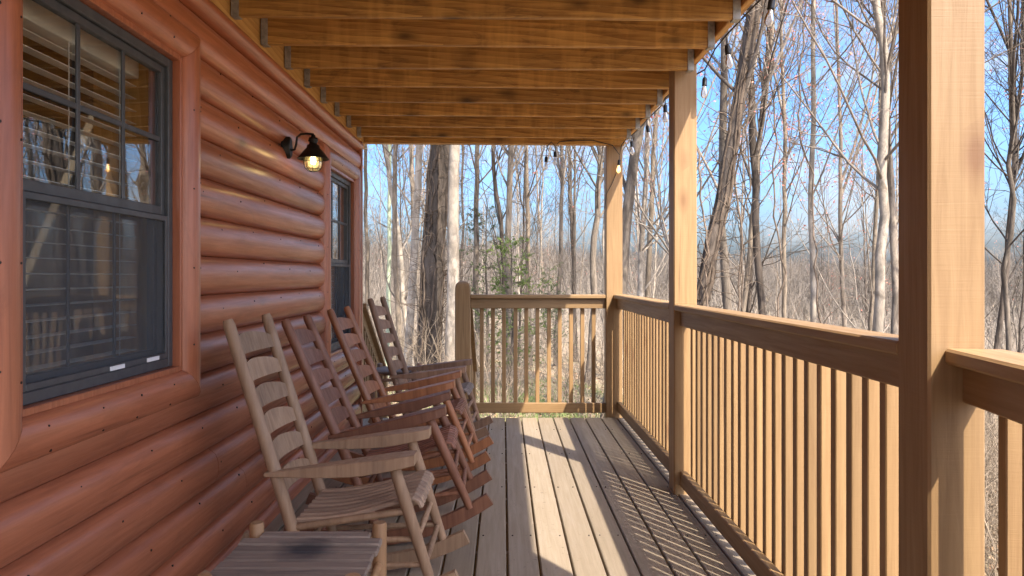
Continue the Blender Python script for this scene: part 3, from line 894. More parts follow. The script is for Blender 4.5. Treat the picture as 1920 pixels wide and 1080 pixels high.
# ------------------------------------------------------------------ rocking chairs
RK = 1.0
def make_chair(Y, tilt, mf, ms, label, x0=-.66, w=.41, turn=0):
    """x forward, y across, origin at the point where the rockers touch the boards"""
    a = math.radians(tilt)
    root = empty('rocking_chair', (x0 + RK * math.sin(a), Y, RK * (1 - math.cos(a)) + .001), (0, -a, math.radians(turn)))
    tag(root, label, 'rocking chair', 'wooden rocking chairs lined up along the cabin wall')
    h = w / 2
    def X(x): return x - x0 if False else x + .66
    bt, bb = Vector((X(-1.034), 0, 1.115)), Vector((X(-.712), 0, .075))
    ft, fb = Vector((X(-.410), 0, .590)), Vector((X(-.262), 0, .125))
    def BP(z): t = (z - bb.z) / (bt.z - bb.z); return bb.lerp(bt, t)
    def FP(z): t = (z - fb.z) / (ft.z - fb.z); return fb.lerp(ft, t)
    for s in (-1, 1):
        o = Vector((0, s * h, 0))
        pts = [bb + o, BP(.5) + o + Vector((.004, 0, 0)), BP(.9) + o, BP(1.095) + o, bt + o]
        mb = MB(); mb.tube(pts, [.021, .0245, .0235, .0225, .017], 14); mb.build('back_post', mf, root)
        mb = MB(); mb.tube([fb + o * 1.06, FP(.3) + o * 1.06, FP(.45) + o * 1.06, ft + o * 1.06], [.0185, .022, .023, .021], 14); mb.build('front_leg', mf, root)
        # rocker: curved plank
        rows = []
        for i in range(15):
            t = i / 14; x = -.49 + t * 1.0; zb = x * x / (2 * RK)
            hgt = .052 + .012 * math.sin(math.pi * t); wd = .0155
            y = s * h * 1.03
            nx = -x / RK
            rows.append([(x, y - wd, zb), (x, y + wd, zb), (x + nx * hgt, y + wd, zb + hgt), (x + nx * hgt, y - wd, zb + hgt)])
        mb = MB(); mb.loft(rows); mb.build('rocker', mf, root)
        # arm: shaped plank, thin at the back and broad in front
        p0, p1 = Vector((X(-.885), 0, .548)), Vector((X(-.322), 0, .624)); dv = p1 - p0
        rows = []
        for i in range(13):
            t = i / 12; c = p0 + dv * t
            th = .015 + .034 * min(1, t * 1.6) - .006 * t
            wo = .018 + .036 * min(1, t * 1.25) ** 1.3; wi = wo
            if i == 12: wo *= .84; wi *= .84; th *= .92
            drop = -.010 * math.sin(math.pi * min(1, t * 1.1))
            yc = s * h * 1.08
            rows.append([(c.x, yc - wi, c.z - th + drop + .003), (c.x, yc - wi + .004, c.z - th + drop), (c.x, yc + wo - .004, c.z - th + drop), (c.x, yc + wo, c.z - th + drop + .003),
                         (c.x, yc + wo, c.z - .004), (c.x, yc + wo - .005, c.z), (c.x, yc - wi + .005, c.z), (c.x, yc - wi, c.z - .004)])
        mb = MB(); mb.loft(rows); mb.build('armrest', mf, root)
        for z1, z2 in ((.30, .285), (.205, .19)):
            mb = MB(); mb.tube([FP(z1) + o * 1.05, (FP(z1) + BP(z2)) / 2 + o * 1.03, BP(z2) + o], [.010, .0135, .010], 8); mb.build('side_rung', mf, root)
        # seat rail
        mb = MB(); mb.tube([BP(.335) + o, FP(.405) + o * 1.05], .014, 8); mb.build('seat_rail', mf, root)
    # rungs
    for z in (.30, .205): 
        c = FP(z); mb = MB(); mb.tube([c + Vector((0, -h * 1.05, 0)), c, c + Vector((0, h * 1.05, 0))], [.010, .0130, .010], 8); mb.build('front_rung', ms if False else mf, root)
    c = BP(.24); mb = MB(); mb.tube([c + Vector((0, -h, 0)), c + Vector((0, h, 0))], .012, 8); mb.build('back_rung', mf, root)
    c = FP(.408); mb = MB(); mb.tube([c + Vector((0, -h, 0)), c + Vector((0, h, 0))], .015, 8); mb.build('front_seat_rail', mf, root)
    # ladder back
    up = (bt - bb).normalized(); nrm = Vector((up.z, 0, -up.x))   # pointing forward of the back
    for k, z in enumerate((1.005, .900, .795, .690, .585, .470)):
        c = BP(z); rows = []
        for i in range(11):
            t = -1 + i / 5; y = t * (h - .012)
            hh = .020 + .040 * (1 - t * t) ** .8; lo = -.030 + .006 * (1 - t * t)
            b = -nrm * .030 * (1 - t * t)
            th = nrm * .0055
            q = c + b + Vector((0, y, 0))
            rows.append([q - th + up * lo, q + th + up * lo, q + th + up * hh, q - th + up * hh])
        mb = MB(); mb.loft(rows); mb.build('back_slat', mf, root)
    # seat of narrow slats running front to back
    n = 8; sw = (w - .012) / n
    b0, b1 = BP(.352), FP(.436)
    prof = []
    for i in range(11):
        t = i / 10; q = b0.lerp(b1, t) + Vector((.02 + .005 * t, 0, -.022 * math.sin(math.pi * min(1, t * 1.1)) * (1 - t * .3)))
        prof.append(q)
    prof.append(prof[-1] + Vector((.016, 0, -.008))); prof.append(prof[-1] + Vector((.009, 0, -.022)))
    rows = []
    for i, q in enumerate(prof):
        tn = (prof[min(i + 1, len(prof) - 1)] - prof[max(i - 1, 0)]).normalized(); nn = Vector((-tn.z, 0, tn.x)); e = nn * .014; g = sw / 2 - .0068
        rows.append([q + Vector((0, -g, 0)) , q + Vector((0, g, 0)), q + Vector((0, g, 0)) + e * .55, q + Vector((0, g - .006, 0)) + e, q + Vector((0, -g + .006, 0)) + e, q + Vector((0, -g, 0)) + e * .55])
    mb = MB(); mb.loft(rows); me = mb.mesh('seat_slat', ms)
    for i in range(n): link('seat_slat', me, root, (0, -h + .006 + sw * (i + .5), 0))
    return root
make_chair(2.885, 0, M['chair_tan'], M['slat_tan'], 'pale tan wooden rocking chair nearest the viewer beside the slatted table', turn=-1)
make_chair(3.61, 6.5, M['chair_dark'], M['slat_dark'], 'dark red-brown rocking chair tipped back just behind the pale tan one', turn=1.5)
make_chair(4.50, 5.5, M['chair_red'], M['slat_red'], 'orange-brown rocking chair in front of the far window', turn=-1.5)
make_chair(5.45, 0, M['chair_grey'], M['slat_grey'], 'weathered grey-brown rocking chair farthest off, beside the newel post', x0=-.60, turn=-3)

# ------------------------------------------------------------------ side tables
def side_table(cx, cy, w, l, h, ns, mt, mp, label):
    root = empty('side_table', (cx, cy, 0)); tag(root, label, 'side table', 'small slatted side tables')
    for sx in (-1, 1):
        for sy in (-1, 1):
            mb = MB(); mb.tube([(sx * w / 2, sy * l / 2, 0), (sx * w / 2, sy * l / 2, h + .020), (sx * w / 2, sy * l / 2, h + .026)], [.021, .022, .019], 14); mb.build('leg', mp, root)
    p = (l + .0) / ns
    r = random.Random(ns)
    for i in range(ns):
        y = -l / 2 + p * (i + .5); ww = w / 2 + .018
        if i in (0, ns - 1): ww = w / 2 - .022
        mb = MB(); mb.box((-ww + r.uniform(-.004, .004), y - p / 2 + .0038, h - .018), (ww + r.uniform(-.004, .004), y + p / 2 - .0038, h + r.uniform(-.002, .001)), .004); mb.build('top_slat', mt, root)
    for sx in (-1, 1):
        mb = MB(); mb.box((sx * (w / 2 - .045) - .015, -l / 2 + .01, h - .05), (sx * (w / 2 - .045) + .015, l / 2 - .01, h - .0205), .003); mb.build('cleat', mp, root)
        for z in (.17, .40):
            mb = MB(); mb.tube([(sx * w / 2, -l / 2, z), (sx * w / 2, l / 2, z)], .012, 8); mb.build('rung', mp, root)
    for sy in (-1, 1):
        for z in (.20, .43):
            mb = MB(); mb.tube([(-w / 2, sy * l / 2, z), (w / 2, sy * l / 2, z)], .012, 8); mb.build('rung', mp, root)
    return root
side_table(-.568, 1.995, .376, .39, .50, 7, M['table_slat'], M['table_post'], 'weathered grey slatted side table with round legs in the foreground')
side_table(-.90, 6.02, .34, .36, .50, 6, M['slat_grey'], M['chair_grey'], 'grey slatted side table beyond the farthest rocking chair')
# dark scorch stain on the near table: flat ring of soot is in the material below
# ------------------------------------------------------------------ wall lamp
LY, LX, LZ = 4.0, -1.065, 1.937
lamp = empty('wall_lamp', (-1.208, LY, 2.0)); tag(lamp, 'black barn style wall lamp glowing yellow on the log wall', 'lamp')
def L_(mb, name, mat, parent=None):
    o = mb.build(name, mat, parent or lamp)
    if parent is None: o.location = (1.208, -LY, -2.0)
    return o
mb = MB(); rows = []
for x, s in ((-1.235, 1), (-1.196, 1), (-1.188, .86)):
    rows.append([(x, LY + .036 * s * math.cos(a), 2.0 + .062 * s * math.sin(a)) for a in np.linspace(0, 2 * math.pi, 21)[:-1]])
mb.loft(rows, True); L_(mb, 'back_plate', M['iron'])
mb = MB(); mb.tube([(-1.19, LY, 1.985), (-1.168, LY, 1.990), (-1.160, LY, 2.02), (-1.155, LY, 2.058), (-1.135, LY, 2.075), (-1.10, LY, 2.078), (LX, LY, 2.075), (LX, LY, 2.05)], .0065, 8); L_(mb, 'arm', M['iron'])
T = Matrix.Translation((LX, LY, 0))
mb = MB(); mb.lathe([(.004, 2.075), (.012, 2.068), (.012, 2.058), (.024, 2.054), (.027, 2.036), (.021, 2.032), (.023, 2.018), (.034, 2.012), (.037, 1.997), (.052, 1.982), (.082, 1.944), (.088, 1.938), (.088, 1.935), (.080, 1.940), (.05, 1.976), (.02, 1.992), (.001, 1.993)], 28, T); sh = L_(mb, 'shade', M['iron'])
mb = MB(); mb.lathe([(.03, 1.958), (.043, 1.945), (.047, 1.918), (.042, 1.892), (.026, 1.874), (.001, 1.870)], 24, T); gl = L_(mb, 'glass_globe', M['globe'])
mb = MB(); mb.lathe([(.008, 1.965), (.013, 1.945), (.017, 1.925), (.012, 1.908), (.001, 1.903)], 14, T); L_(mb, 'bulb', M['filament'])
mb = MB()
for a in range(4):
    an = a * math.pi / 4 + .2
    for s in (1, -1):
        pass
    prof = [(.050, 1.945), (.052, 1.918), (.047, 1.889), (.029, 1.869), (0, 1.864), (-.029, 1.869), (-.047, 1.889), (-.052, 1.918), (-.050, 1.945)]
    mb.tube([(LX + q * math.cos(an), LY + q * math.sin(an), z) for q, z in prof], .0016, 5)
for rr, z in ((.052, 1.92), (.040, 1.880)):
    mb.tube([(LX + rr * math.cos(a), LY + rr * math.sin(a), z) for a in np.linspace(0, 2 * math.pi, 25)], .0016, 5, caps=False)
L_(mb, 'wire_cage', M['iron'])
ld = bpy.data.lights.new('lamp_glow', 'POINT'); ld.energy = .11; ld.color = (1, .66, .22); ld.shadow_soft_size = .018
lo = bpy.data.objects.new('lamp_glow', ld); COL.objects.link(lo); lo.parent = lamp; lo.location = (LX + 1.208, 0, 1.890 - 2.0)

# ------------------------------------------------------------------ string lights along the rim
strl = empty('string_lights', (1.12, 4.7, 2.5)); tag(strl, 'string of clear bulbs on black cord hung along the ceiling edge', 'string lights')
O = Vector((1.12, 4.7, 2.5))
cordpts = []
bulbs = [(1.115, 2.33, 2.475), (1.115, 2.95, 2.470), (1.112, 3.57, 2.478), (1.165, 4.13, 2.47), (1.10, 4.86, 2.487), (1.098, 5.48, 2.475), (1.095, 6.13, 2.48)]
far = [(1.045, 6.44, 2.37), (.465, 6.41, 2.44), (.385, 6.41, 2.395)]
def sock(p, lit=False, drop=.05):
    x, y, z = p
    r = random.Random(int(y * 1000)); tx, ty = r.uniform(-.02, .02), r.uniform(-.02, .02)
    Tm = Matrix.Translation((x - O.x, y - O.y, z - O.z)) @ Matrix.Rotation(r.uniform(-.15, .15), 4, 'Y') @ Matrix.Scale(.86, 4)
    mb = MB(); mb.lathe([(.003, .0), (.004, -.045), (.013, -.05), (.0165, -.062), (.0165, -.098), (.018, -.104), (.012, -.106), (.001, -.106)], 14, Tm); s = mb.build('socket', M['black'], strl)
    mb = MB(); mb.lathe([(.011, -.105), (.0135, -.118), (.019, -.135), (.0225, -.152), (.021, -.170), (.013, -.184), (.001, -.189)], 16, Tm); mb.build('bulb', M['bulb_amber'] if lit else M['bulb_clear'], s)
    mb = MB(); mb.tube([Tm @ Vector((0, 0, -.112)), Tm @ Vector((.003, 0, -.135)), Tm @ Vector((-.003, 0, -.16))], .0022, 5); mb.build('filament', M['filament'] if lit else M['steel'], s)
prev = None; path = [Vector((1.125, 1.2, 2.52))]
for p in bulbs:
    q = Vector(p); a = path[-1]
    mid = (a + q) / 2; mid.z = min(a.z, q.z) + .035; mid.x = max(mid.x, 1.14) 
    path += [mid, q + Vector((0, 0, .005))]
    sock(p)
path += [Vector((1.09, 6.38, 2.50)), Vector((1.06, 6.425, 2.455)), Vector((1.045, 6.44, 2.375)), Vector((.98, 6.415, 2.455)), Vector((.80, 6.412, 2.50)), Vector((.62, 6.41, 2.50)), Vector((.50, 6.41, 2.485)), Vector((.465, 6.41, 2.445)), Vector((.43, 6.41, 2.485)), Vector((.395, 6.41, 2.45)), Vector((.385, 6.41, 2.398))]
for i, p in enumerate(far): sock(p, lit=(i == 0))
mb = MB(); mb.tube([p - O for p in path], .0045, 6); mb.build('cord', M['black'], strl)
# loose cable on the far post
mb = MB(); pts = [Vector((1.06, 6.47, 2.33)), Vector((1.03, 6.488, 2.23)), Vector((.985, 6.49, 2.12)), Vector((.93, 6.488, 2.02)), Vector((.925, 6.52, 1.9))]
mb.tube([p - O for p in pts], .003, 5); mb.build('cord_tail', M['black'], strl)

# ------------------------------------------------------------------ woods
rng = np.random.default_rng(5)
def unit(v): return v / np.maximum(np.linalg.norm(v, axis=-1, keepdims=True), 1e-9)

def tubes(P, R, k):
    """P (N,S,3), R (N,S) -> verts, quads"""
    N, S, _ = P.shape
    T = np.empty_like(P); T[:, 1:-1] = P[:, 2:] - P[:, :-2]; T[:, 0] = P[:, 1] - P[:, 0]; T[:, -1] = P[:, -1] - P[:, -2]
    T = unit(T)
    ref = np.where(np.abs(T[:, :1, 2:3]) > .85, np.array([1., 0, 0]), np.array([0, 0, 1.]))
    Uv = unit(np.cross(T, np.broadcast_to(ref, T.shape))); Wv = np.cross(T, Uv)
    a = np.arange(k) * 2 * np.pi / k
    V = P[:, :, None] + R[:, :, None, None] * (Uv[:, :, None] * np.cos(a)[None, None, :, None] + Wv[:, :, None] * np.sin(a)[None, None, :, None])
    idx = np.arange(N * S * k).reshape(N, S, k); nx = np.roll(idx, -1, axis=2)
    Fq = np.stack([idx[:, :-1], nx[:, :-1], nx[:, 1:], idx[:, 1:]], -1).reshape(-1, 4)
    return V.reshape(-1, 3), Fq

def grow(P, R, n, tmin, lf, ang, trop, S, wob, rmin, tmax=1.0, rfac=.6, lmax=9e9):
    N, S0, _ = P.shape
    L = np.linalg.norm(np.diff(P, axis=1), axis=-1).sum(1)
    pi = np.repeat(np.arange(N), n); t = rng.uniform(tmin, tmax, len(pi))
    ft = t * (S0 - 1); i0 = np.minimum(ft.astype(int), S0 - 2); fr = (ft - i0)[:, None]
    p0 = P[pi, i0] * (1 - fr) + P[pi, i0 + 1] * fr; r0 = R[pi, i0] * (1 - fr[:, 0]) + R[pi, i0 + 1] * fr[:, 0]
    tan = unit(P[pi, i0 + 1] - P[pi, i0])
    q = rng.normal(size=tan.shape); perp = unit(q - tan * (q * tan).sum(-1, keepdims=True))
    A = np.radians(rng.uniform(ang[0], ang[1], len(pi)))[:, None]
    d = tan * np.cos(A) + perp * np.sin(A)
    ln = np.minimum(L[pi] * lf * (1 - .55 * t) * rng.uniform(.55, 1.25, len(pi)), lmax)
    out = np.empty((len(pi), S, 3)); out[:, 0] = p0; step = (ln / (S - 1))[:, None]
    for s in range(1, S):
        d = unit(d + rng.normal(size=d.shape) * wob + np.array([0, 0, trop]))
        out[:, s] = out[:, s - 1] + d * step
    rb = np.maximum(np.minimum(r0 * rfac, .0105 * ln + .002), rmin)
    return out, np.maximum(rb[:, None] * np.linspace(1, .3, S)[None], rmin * .75)

def trunk_path(base, top, S=22, wob=.05, bend=0.0):
    base, top = np.array(base, float), np.array(top, float)
    t = np.linspace(0, 1, S)[:, None]; p = base + (top - base) * t
    w = np.cumsum(rng.normal(size=(S, 3)) * wob * np.array([1, 1, .1]), axis=0); w -= w[:1]; w -= t * w[-1:] * .6
    p = p + w + np.array([bend, 0, 0]) * np.sin(t * np.pi)
    return p[None]

def make_tree_meshes(path, r0, r1, dens=1.0, tmin=.35, rmin=.0030, lf=.30, buds=0, n1=26, n2=7, n3=5, up=.10, fork=0):
    """returns trunk mesh arrays, crown arrays, bud arrays"""
    S = path.shape[1]
    R = np.linspace(1, 0, S)[None] ** .8 * (r0 - r1) + r1
    R[:, 0] *= 1.45; R[:, 1] *= 1.12
    tv, tf = tubes(path, R, 10)
    L1p, L1r = grow(path, R, int(n1 * dens), tmin, lf, (22, 52), up, 10, .07, .006, rfac=.36)
    if fork:
        f_p, f_r = grow(path, R, fork, .42, .62, (12, 26), .10, 10, .05, .02, .7, rfac=.72)
        f_r = np.maximum(f_r, r0 * .26 * np.linspace(1, .25, 10)[None])
        L1p = np.concatenate([L1p, f_p]); L1r = np.concatenate([L1r, f_r])
    L2p, L2r = grow(L1p, L1r, n2, .15, .52, (25, 60), .05, 6, .12, .0042)
    L3p, L3r = grow(L2p, L2r, n3, .15, .60, (22, 60), .04, 4, .15, rmin)
    vs, fs, o = [], [], 0
    for P_, R_, k in ((L1p, L1r, 6), (L2p, L2r, 4), (L3p, L3r, 3)):
        v, f = tubes(P_, R_, k); vs.append(v); fs.append(f + o); o += len(v)
    cv, cf = np.concatenate(vs), np.concatenate(fs)
    bud = None
    if buds:
        buds = int(buds * 1.7)
        c = L3p[rng.integers(0, len(L3p), buds), rng.integers(2, 4, buds)] + rng.normal(size=(buds, 3)) * .02
        bud = flecks(c, .014, .034)
    return (tv, tf), (cv, cf), bud

def flecks(c, s0, s1):
    n = len(c); s = rng.uniform(s0, s1, n)[:, None]
    a = unit(rng.normal(size=(n, 3))); b = unit(np.cross(a, rng.normal(size=(n, 3))))
    v = np.stack([c - a * s, c + b * s * .6, c + a * s, c - b * s * .6], 1).reshape(-1, 3)
    return v, np.arange(n * 4).reshape(n, 4)

def px(u, v, Y): return ((u - U0) / F * Y, Y, CH + (V0 - v) / F * Y)

def put_tree(name, base, meshes, mats, label, group, rz=0, sc=1.0, cat='tree'):
    root = empty(name, base, (0, 0, rz)); root.scale = (sc, sc, sc)
    tag(root, label, cat, group)
    for nm, me, mt in zip(('trunk', 'crown', 'buds'), meshes, mats):
        if me is None: continue
        o = link(nm, me, root, mat=mt)
        if nm == 'buds': o['kind'] = 'stuff'
    return root

def hero(u0, v0, u1, v1, Y, wpx, H, bark_, twig_, label, dens=1.0, tmin=.3, buds=0, wob=.022, bend=0, fork=0, name='bare_tree', lean_y=0.0, n3=6, lf=.32, vine=0, n1=26):
    a, b = np.array(px(u0, v0, Y)), np.array(px(u1, v1, Y))
    d = (b - a) / (b[2] - a[2])
    g = float(gz(a[0], Y)) - .15
    base = a + d * (g - a[2]); base[2] = g
    d = d + np.array([0, lean_y, 0])
    top = base + d * H
    r0 = wpx / F * Y / 2
    p = trunk_path((0, 0, 0), top - base, 26, wob, bend)
    t, c, bd = make_tree_meshes(p, r0 * 1.08, r0 * .28, dens, tmin, buds=buds, fork=fork, n3=n3, lf=lf, n1=n1)
    ms = [np_mesh('trunk', *t, True), np_mesh('crown', *c, True), np_mesh('buds', *bd) if bd else None]
    root = put_tree(name, tuple(base), ms, (bark_, twig_, M['buds']), label, 'leafless trees close to the porch')
    if vine:
        S = p.shape[1]; R = np.linspace(1, .4, S) * r0
        N = vine; PP = np.empty((N, 60, 3))
        for i in range(N):
            tt = np.linspace(0, rng.uniform(.45, .75), 60); ft = tt * (S - 1); i0 = np.minimum(ft.astype(int), S - 2); fr = (ft - i0)[:, None]
            cpt = p[0][i0] * (1 - fr) + p[0][i0 + 1] * fr; rr = np.interp(tt, np.linspace(0, 1, S), R)
            ph = rng.uniform(0, 6.28) + np.cumsum(rng.normal(size=60) * .16) + tt * rng.uniform(-5, 5)
            PP[i] = cpt + np.stack([np.cos(ph) * rr * 1.12, np.sin(ph) * rr * 1.12, 0 * ph], -1)
        v1, f1 = tubes(PP, np.full((N, 60), .016) * rng.uniform(.6, 1.6, (N, 1)), 5)
        h, hr = grow(PP, np.full((N, 60), .014), 46, .02, .085, (40, 85), -.03, 7, .25, .0065)
        v2, f2 = tubes(h, hr, 3)
        o = link('vine', np_mesh('vine', np.concatenate([v1, v2]), np.concatenate([f1, f2 + len(v1)]), True), root, mat=M['vine'])
    return root

P_, G_, T_, D_, LI = M['bark_pale'], M['bark_grey'], M['bark_tan'], M['bark_dark'], M['bark_lichen']
tw, td, tp = M['twig'], M['twig_dark'], M['twig_pale']
# seen past the far end of the porch
hero(846, 640, 852, 280, 13.5, 23, 17, P_, tp, 'thick pale smooth trunk just left of the newel post', dens=.6, tmin=.45, wob=0.010, n3=5)
hero(806, 640, 826, 290, 14.5, 43, 17, D_, td, 'broad dark trunk wrapped in vines behind the farthest chair', dens=.8, tmin=.45, wob=0.015, vine=16, name='vine_covered_tree')
hero(768, 620, 783, 280, 15.5, 15, 16, P_, tw, 'pale trunk between the vine-wrapped trunk and the cabin', wob=0.020, fork=3)
hero(748, 600, 744, 280, 17, 10, 15, T_, tw, 'slim tan trunk left of the pale trunk by the cabin', wob=0.025)
hero(727, 600, 729, 280, 18, 8, 14, LI, tw, 'slim straight trunk green with lichen near the cabin corner', wob=0.010, dens=.5, tmin=.6)
hero(688, 600, 684, 280, 19, 8, 14, T_, tw, 'slender trunk with red buds right beside the cabin corner', buds=700)
hero(897, 600, 896, 280, 20, 11, 15, G_, tw, 'grey trunk right of the newel post over the far railing', fork=2)
hero(955, 620, 962, 280, 17, 13, 15, G_, tw, 'forked grey tree rising over the middle of the far railing', fork=4, tmin=.25, dens=1.2)
hero(990, 600, 986, 290, 24, 10, 16, T_, tw, 'thin tan trunk right of the forked tree over the far railing', fork=2)
hero(1046, 600, 1054, 300, 26, 9, 15, G_, tp, 'thin grey tree over the right half of the far railing', fork=3)
hero(1106, 640, 1122, 280, 18, 13, 14, G_, tw, 'knobbly grey tree just left of the corner post', fork=4, buds=500, wob=0.035, dens=1.3)
hero(1078, 600, 1070, 300, 30, 10, 15, D_, td, 'dark slim tree behind the knobbly tree by the corner post', fork=3)
# between the corner post and the middle post
hero(1172, 540, 1205, 290, 12, 22, 13, G_, td, 'leaning grey tree between the corner post and the middle post', fork=3, wob=0.025, dens=1.1)
hero(1212, 560, 1222, 300, 22, 11, 15, T_, tw, 'straight tan tree beside the left face of the middle post', fork=2)
# between the middle post and the nearest post
hero(1312, 520, 1392, 90, 8.2, 27, 12, D_, td, 'big dark leaning tree right of the middle post', fork=3, wob=0.025, bend=.12, dens=.9, vine=5)
hero(1372, 560, 1358, 200, 9.5, 17, 12, G_, tw, 'grey trunk crossing behind the big leaning tree', wob=0.025, fork=2, buds=900)
hero(1428, 560, 1416, 160, 10, 14, 13, D_, td, 'dark slim trunk right of the big leaning tree', wob=0.025, dens=.8)
hero(1468, 560, 1466, 120, 16, 9, 14, T_, tw, 'thin tan tree with red buds midway between the two posts', buds=1400, fork=2)
hero(1524, 560, 1524, 60, 11, 11, 13, P_, tp, 'straight whitish slender tree midway between the two posts', wob=0.013, dens=.9)
hero(1632, 560, 1604, 60, 9.0, 19, 13, P_, tw, 'pale crooked tree left of the nearest post', wob=0.035, bend=.10, fork=2)
hero(1668, 560, 1664, 40, 10, 15, 13, G_, tw, 'mottled grey trunk right against the nearest post', wob=0.025, dens=.9)
hero(1580, 560, 1566, 160, 18, 9, 14, G_, tw, 'thin grey tree with red buds left of the pale crooked tree', buds=1400, fork=3)
hero(1395, 560, 1440, 200, 17, 10, 13, T_, tp, 'slanting tan tree behind the dark slim trunk', buds=900, fork=3)
# right of the nearest post
hero(1893, 600, 1880, 160, 10, 10, 12, G_, td, 'slim grey tree right of the nearest post', wob=0.040, fork=3)
hero(1868, 560, 1905, 120, 15, 11, 12, D_, td, 'dark tree at the right edge of the view', fork=4, buds=600)
hero(1945, 560, 1960, 100, 8.5, 18, 11, D_, td, 'dark tree just past the right edge whose branches reach in', fork=4, wob=0.040)

# filler trees deeper in the woods
protos = []
for i in range(7):
    H = rng.uniform(12, 17); p = trunk_path((0, 0, 0), (rng.uniform(-1, 1), rng.uniform(-1, 1), H), 20, .026)
    t, c, bd = make_tree_meshes(p, rng.uniform(.05, .095), .02, 1.0, .13, rmin=.0045, buds=700 if i in (1, 4) else 0, fork=1, n1=24, n2=6, n3=6)
    protos.append((np_mesh('trunk', *t, True), np_mesh('crown', *c, True), np_mesh('buds', *bd) if bd else None))
fl = [('bare slim grey tree deep in the woods', G_, tw), ('bare slim tan tree deep in the woods', T_, tp), ('bare slim dark tree deep in the woods', D_, td), ('bare slim pale tree deep in the woods', P_, tp)]
placed = 0; tries = 0; spots = []
while placed < 74 and tries < 6000:
    tries += 1
    Y = 13 + 62 * rng.uniform() ** 1.15; q = rng.uniform(-.30, .86) if placed % 4 else rng.uniform(-.28, .10)
    x = q * Y
    if any((x - a) ** 2 + (Y - b) ** 2 < 1.3 for a, b in spots): continue
    spots.append((x, Y)); i = int(rng.integers(0, 7)); k = int(rng.integers(0, 4))
    where = 'beyond the far railing' if q < .14 else 'between corner post and middle post' if q < .23 else 'between middle post and nearest post' if q < .55 else 'right of the nearest post'
    deep = 'near the front of the woods' if Y < 24 else 'midway into the woods' if Y < 42 else 'far back'
    size = ('short', 'tall')[int(Y % 2 > 1)]
    sc_ = rng.uniform(.6, .82) if size == 'short' else rng.uniform(.9, 1.15)
    kind = 'red-budded' if protos[i][2] is not None else ('grey', 'tan', 'dark', 'pale')[k]
    lab = f'{size} {kind} tree {deep} {where}'; mats = (fl[k][1], fl[k][2], M['buds'])
    put_tree('bare_tree', (x, Y, float(gz(x, Y)) - .1), protos[i], mats, lab, 'slim bare trees deep in the woods', rng.uniform(0, 6.28), sc_)
    placed += 1
# hanging vines between the trees on the right
for i, (u, v0, v1, Y) in enumerate(((1388, 120, 560, 8.6), (1406, 60, 480, 8.9), (1442, 40, 420, 9.2), (1338, 250, 560, 8.0), (1556, 20, 380, 9.6))):
    a, b = np.array(px(u, v1, Y)), np.array(px(u + rng.uniform(-14, 14), v0, Y)); g = float(gz(a[0], Y)); a[2] = g
    b = b + np.array([0, 0, 1.5])
    S = 40; t = np.linspace(0, 1, S)[:, None]; p = (b - a) * t
    p = p + np.cumsum(rng.normal(size=(S, 3)) * .035, 0) * (1 - np.abs(2 * t - 1)) ** .3
    PP = p[None]; v1_, f1_ = tubes(PP, np.full((1, S), .011), 5)
    h, hr = grow(PP, np.full((1, S), .010), 26, .05, .10, (30, 80), -.02, 8, .22, .0045)
    v2_, f2_ = tubes(h, hr, 3)
    o = link('hanging_vine', np_mesh('hanging_vine', np.concatenate([v1_, v2_]), np.concatenate([f1_, f2_ + len(v1_)]), True, M['vine']), loc=tuple(a))
    tag(o, ('thin brown vine dangling just right of the big leaning tree', 'longest thin vine dangling right of the big leaning tree', 'thin vine dangling beside the dark slim trunk', 'thin vine dangling left of the big leaning tree', 'thin vine dangling left of the pale crooked tree')[i], 'vine', 'vines hanging between the trees')

# evergreens
def evergreen(u, Y, H, Wd, mat, label, n=2600):
    x = (u - U0) / F * Y; g = float(gz(x, Y)) - .1
    root = empty('evergreen_tree', (x, Y, g)); tag(root, label, 'tree', 'small evergreens among the bare trees')
    p = trunk_path((0, 0, 0), (0, 0, H), 12, .02); R = np.linspace(.045, .01, 12)[None]
    link('trunk', np_mesh('trunk', *tubes(p, R, 7), True), root, mat=M['bark_grey'])
    b, br = grow(p, R, 80, .12, Wd, (55, 95), .02, 7, .12, .006, .98); 
    b2, br2 = grow(b, br, 5, .2, .45, (30, 60), .0, 5, .12, .004)
    v1, f1 = tubes(b, br, 4)
    link('branches', np_mesh('branches', v1, f1, True), root, mat=M['twig'])
    idx = rng.integers(0, len(b2), n); seg = rng.integers(0, 4, n); c = b2[idx, seg]; d = unit(b2[idx, seg + 1] - c)
    n = int(n); s = rng.uniform(.02, .055, n)[:, None]; q = unit(rng.normal(size=(n, 3)) + d * .9); w = unit(np.cross(q, rng.normal(size=(n, 3)))) * s * .22
    v = np.stack([c - w * .5, c + q * s * .5 - w, c + q * s, c + q * s * .5 + w], 1).reshape(-1, 3)
    o = link('foliage', np_mesh('foliage', v, np.arange(n * 4).reshape(n, 4)), root, mat=mat)
evergreen(958, 16, 3.3, .33, M['ever'], 'bright green evergreen sapling behind the far railing', 9500)
evergreen(912, 20, 4.6, .30, M['cedar'], 'dark green cedar left of the bright sapling', 7000)
evergreen(1030, 24, 3.6, .34, M['cedar'], 'low dark green cedar right of the bright sapling', 6000)

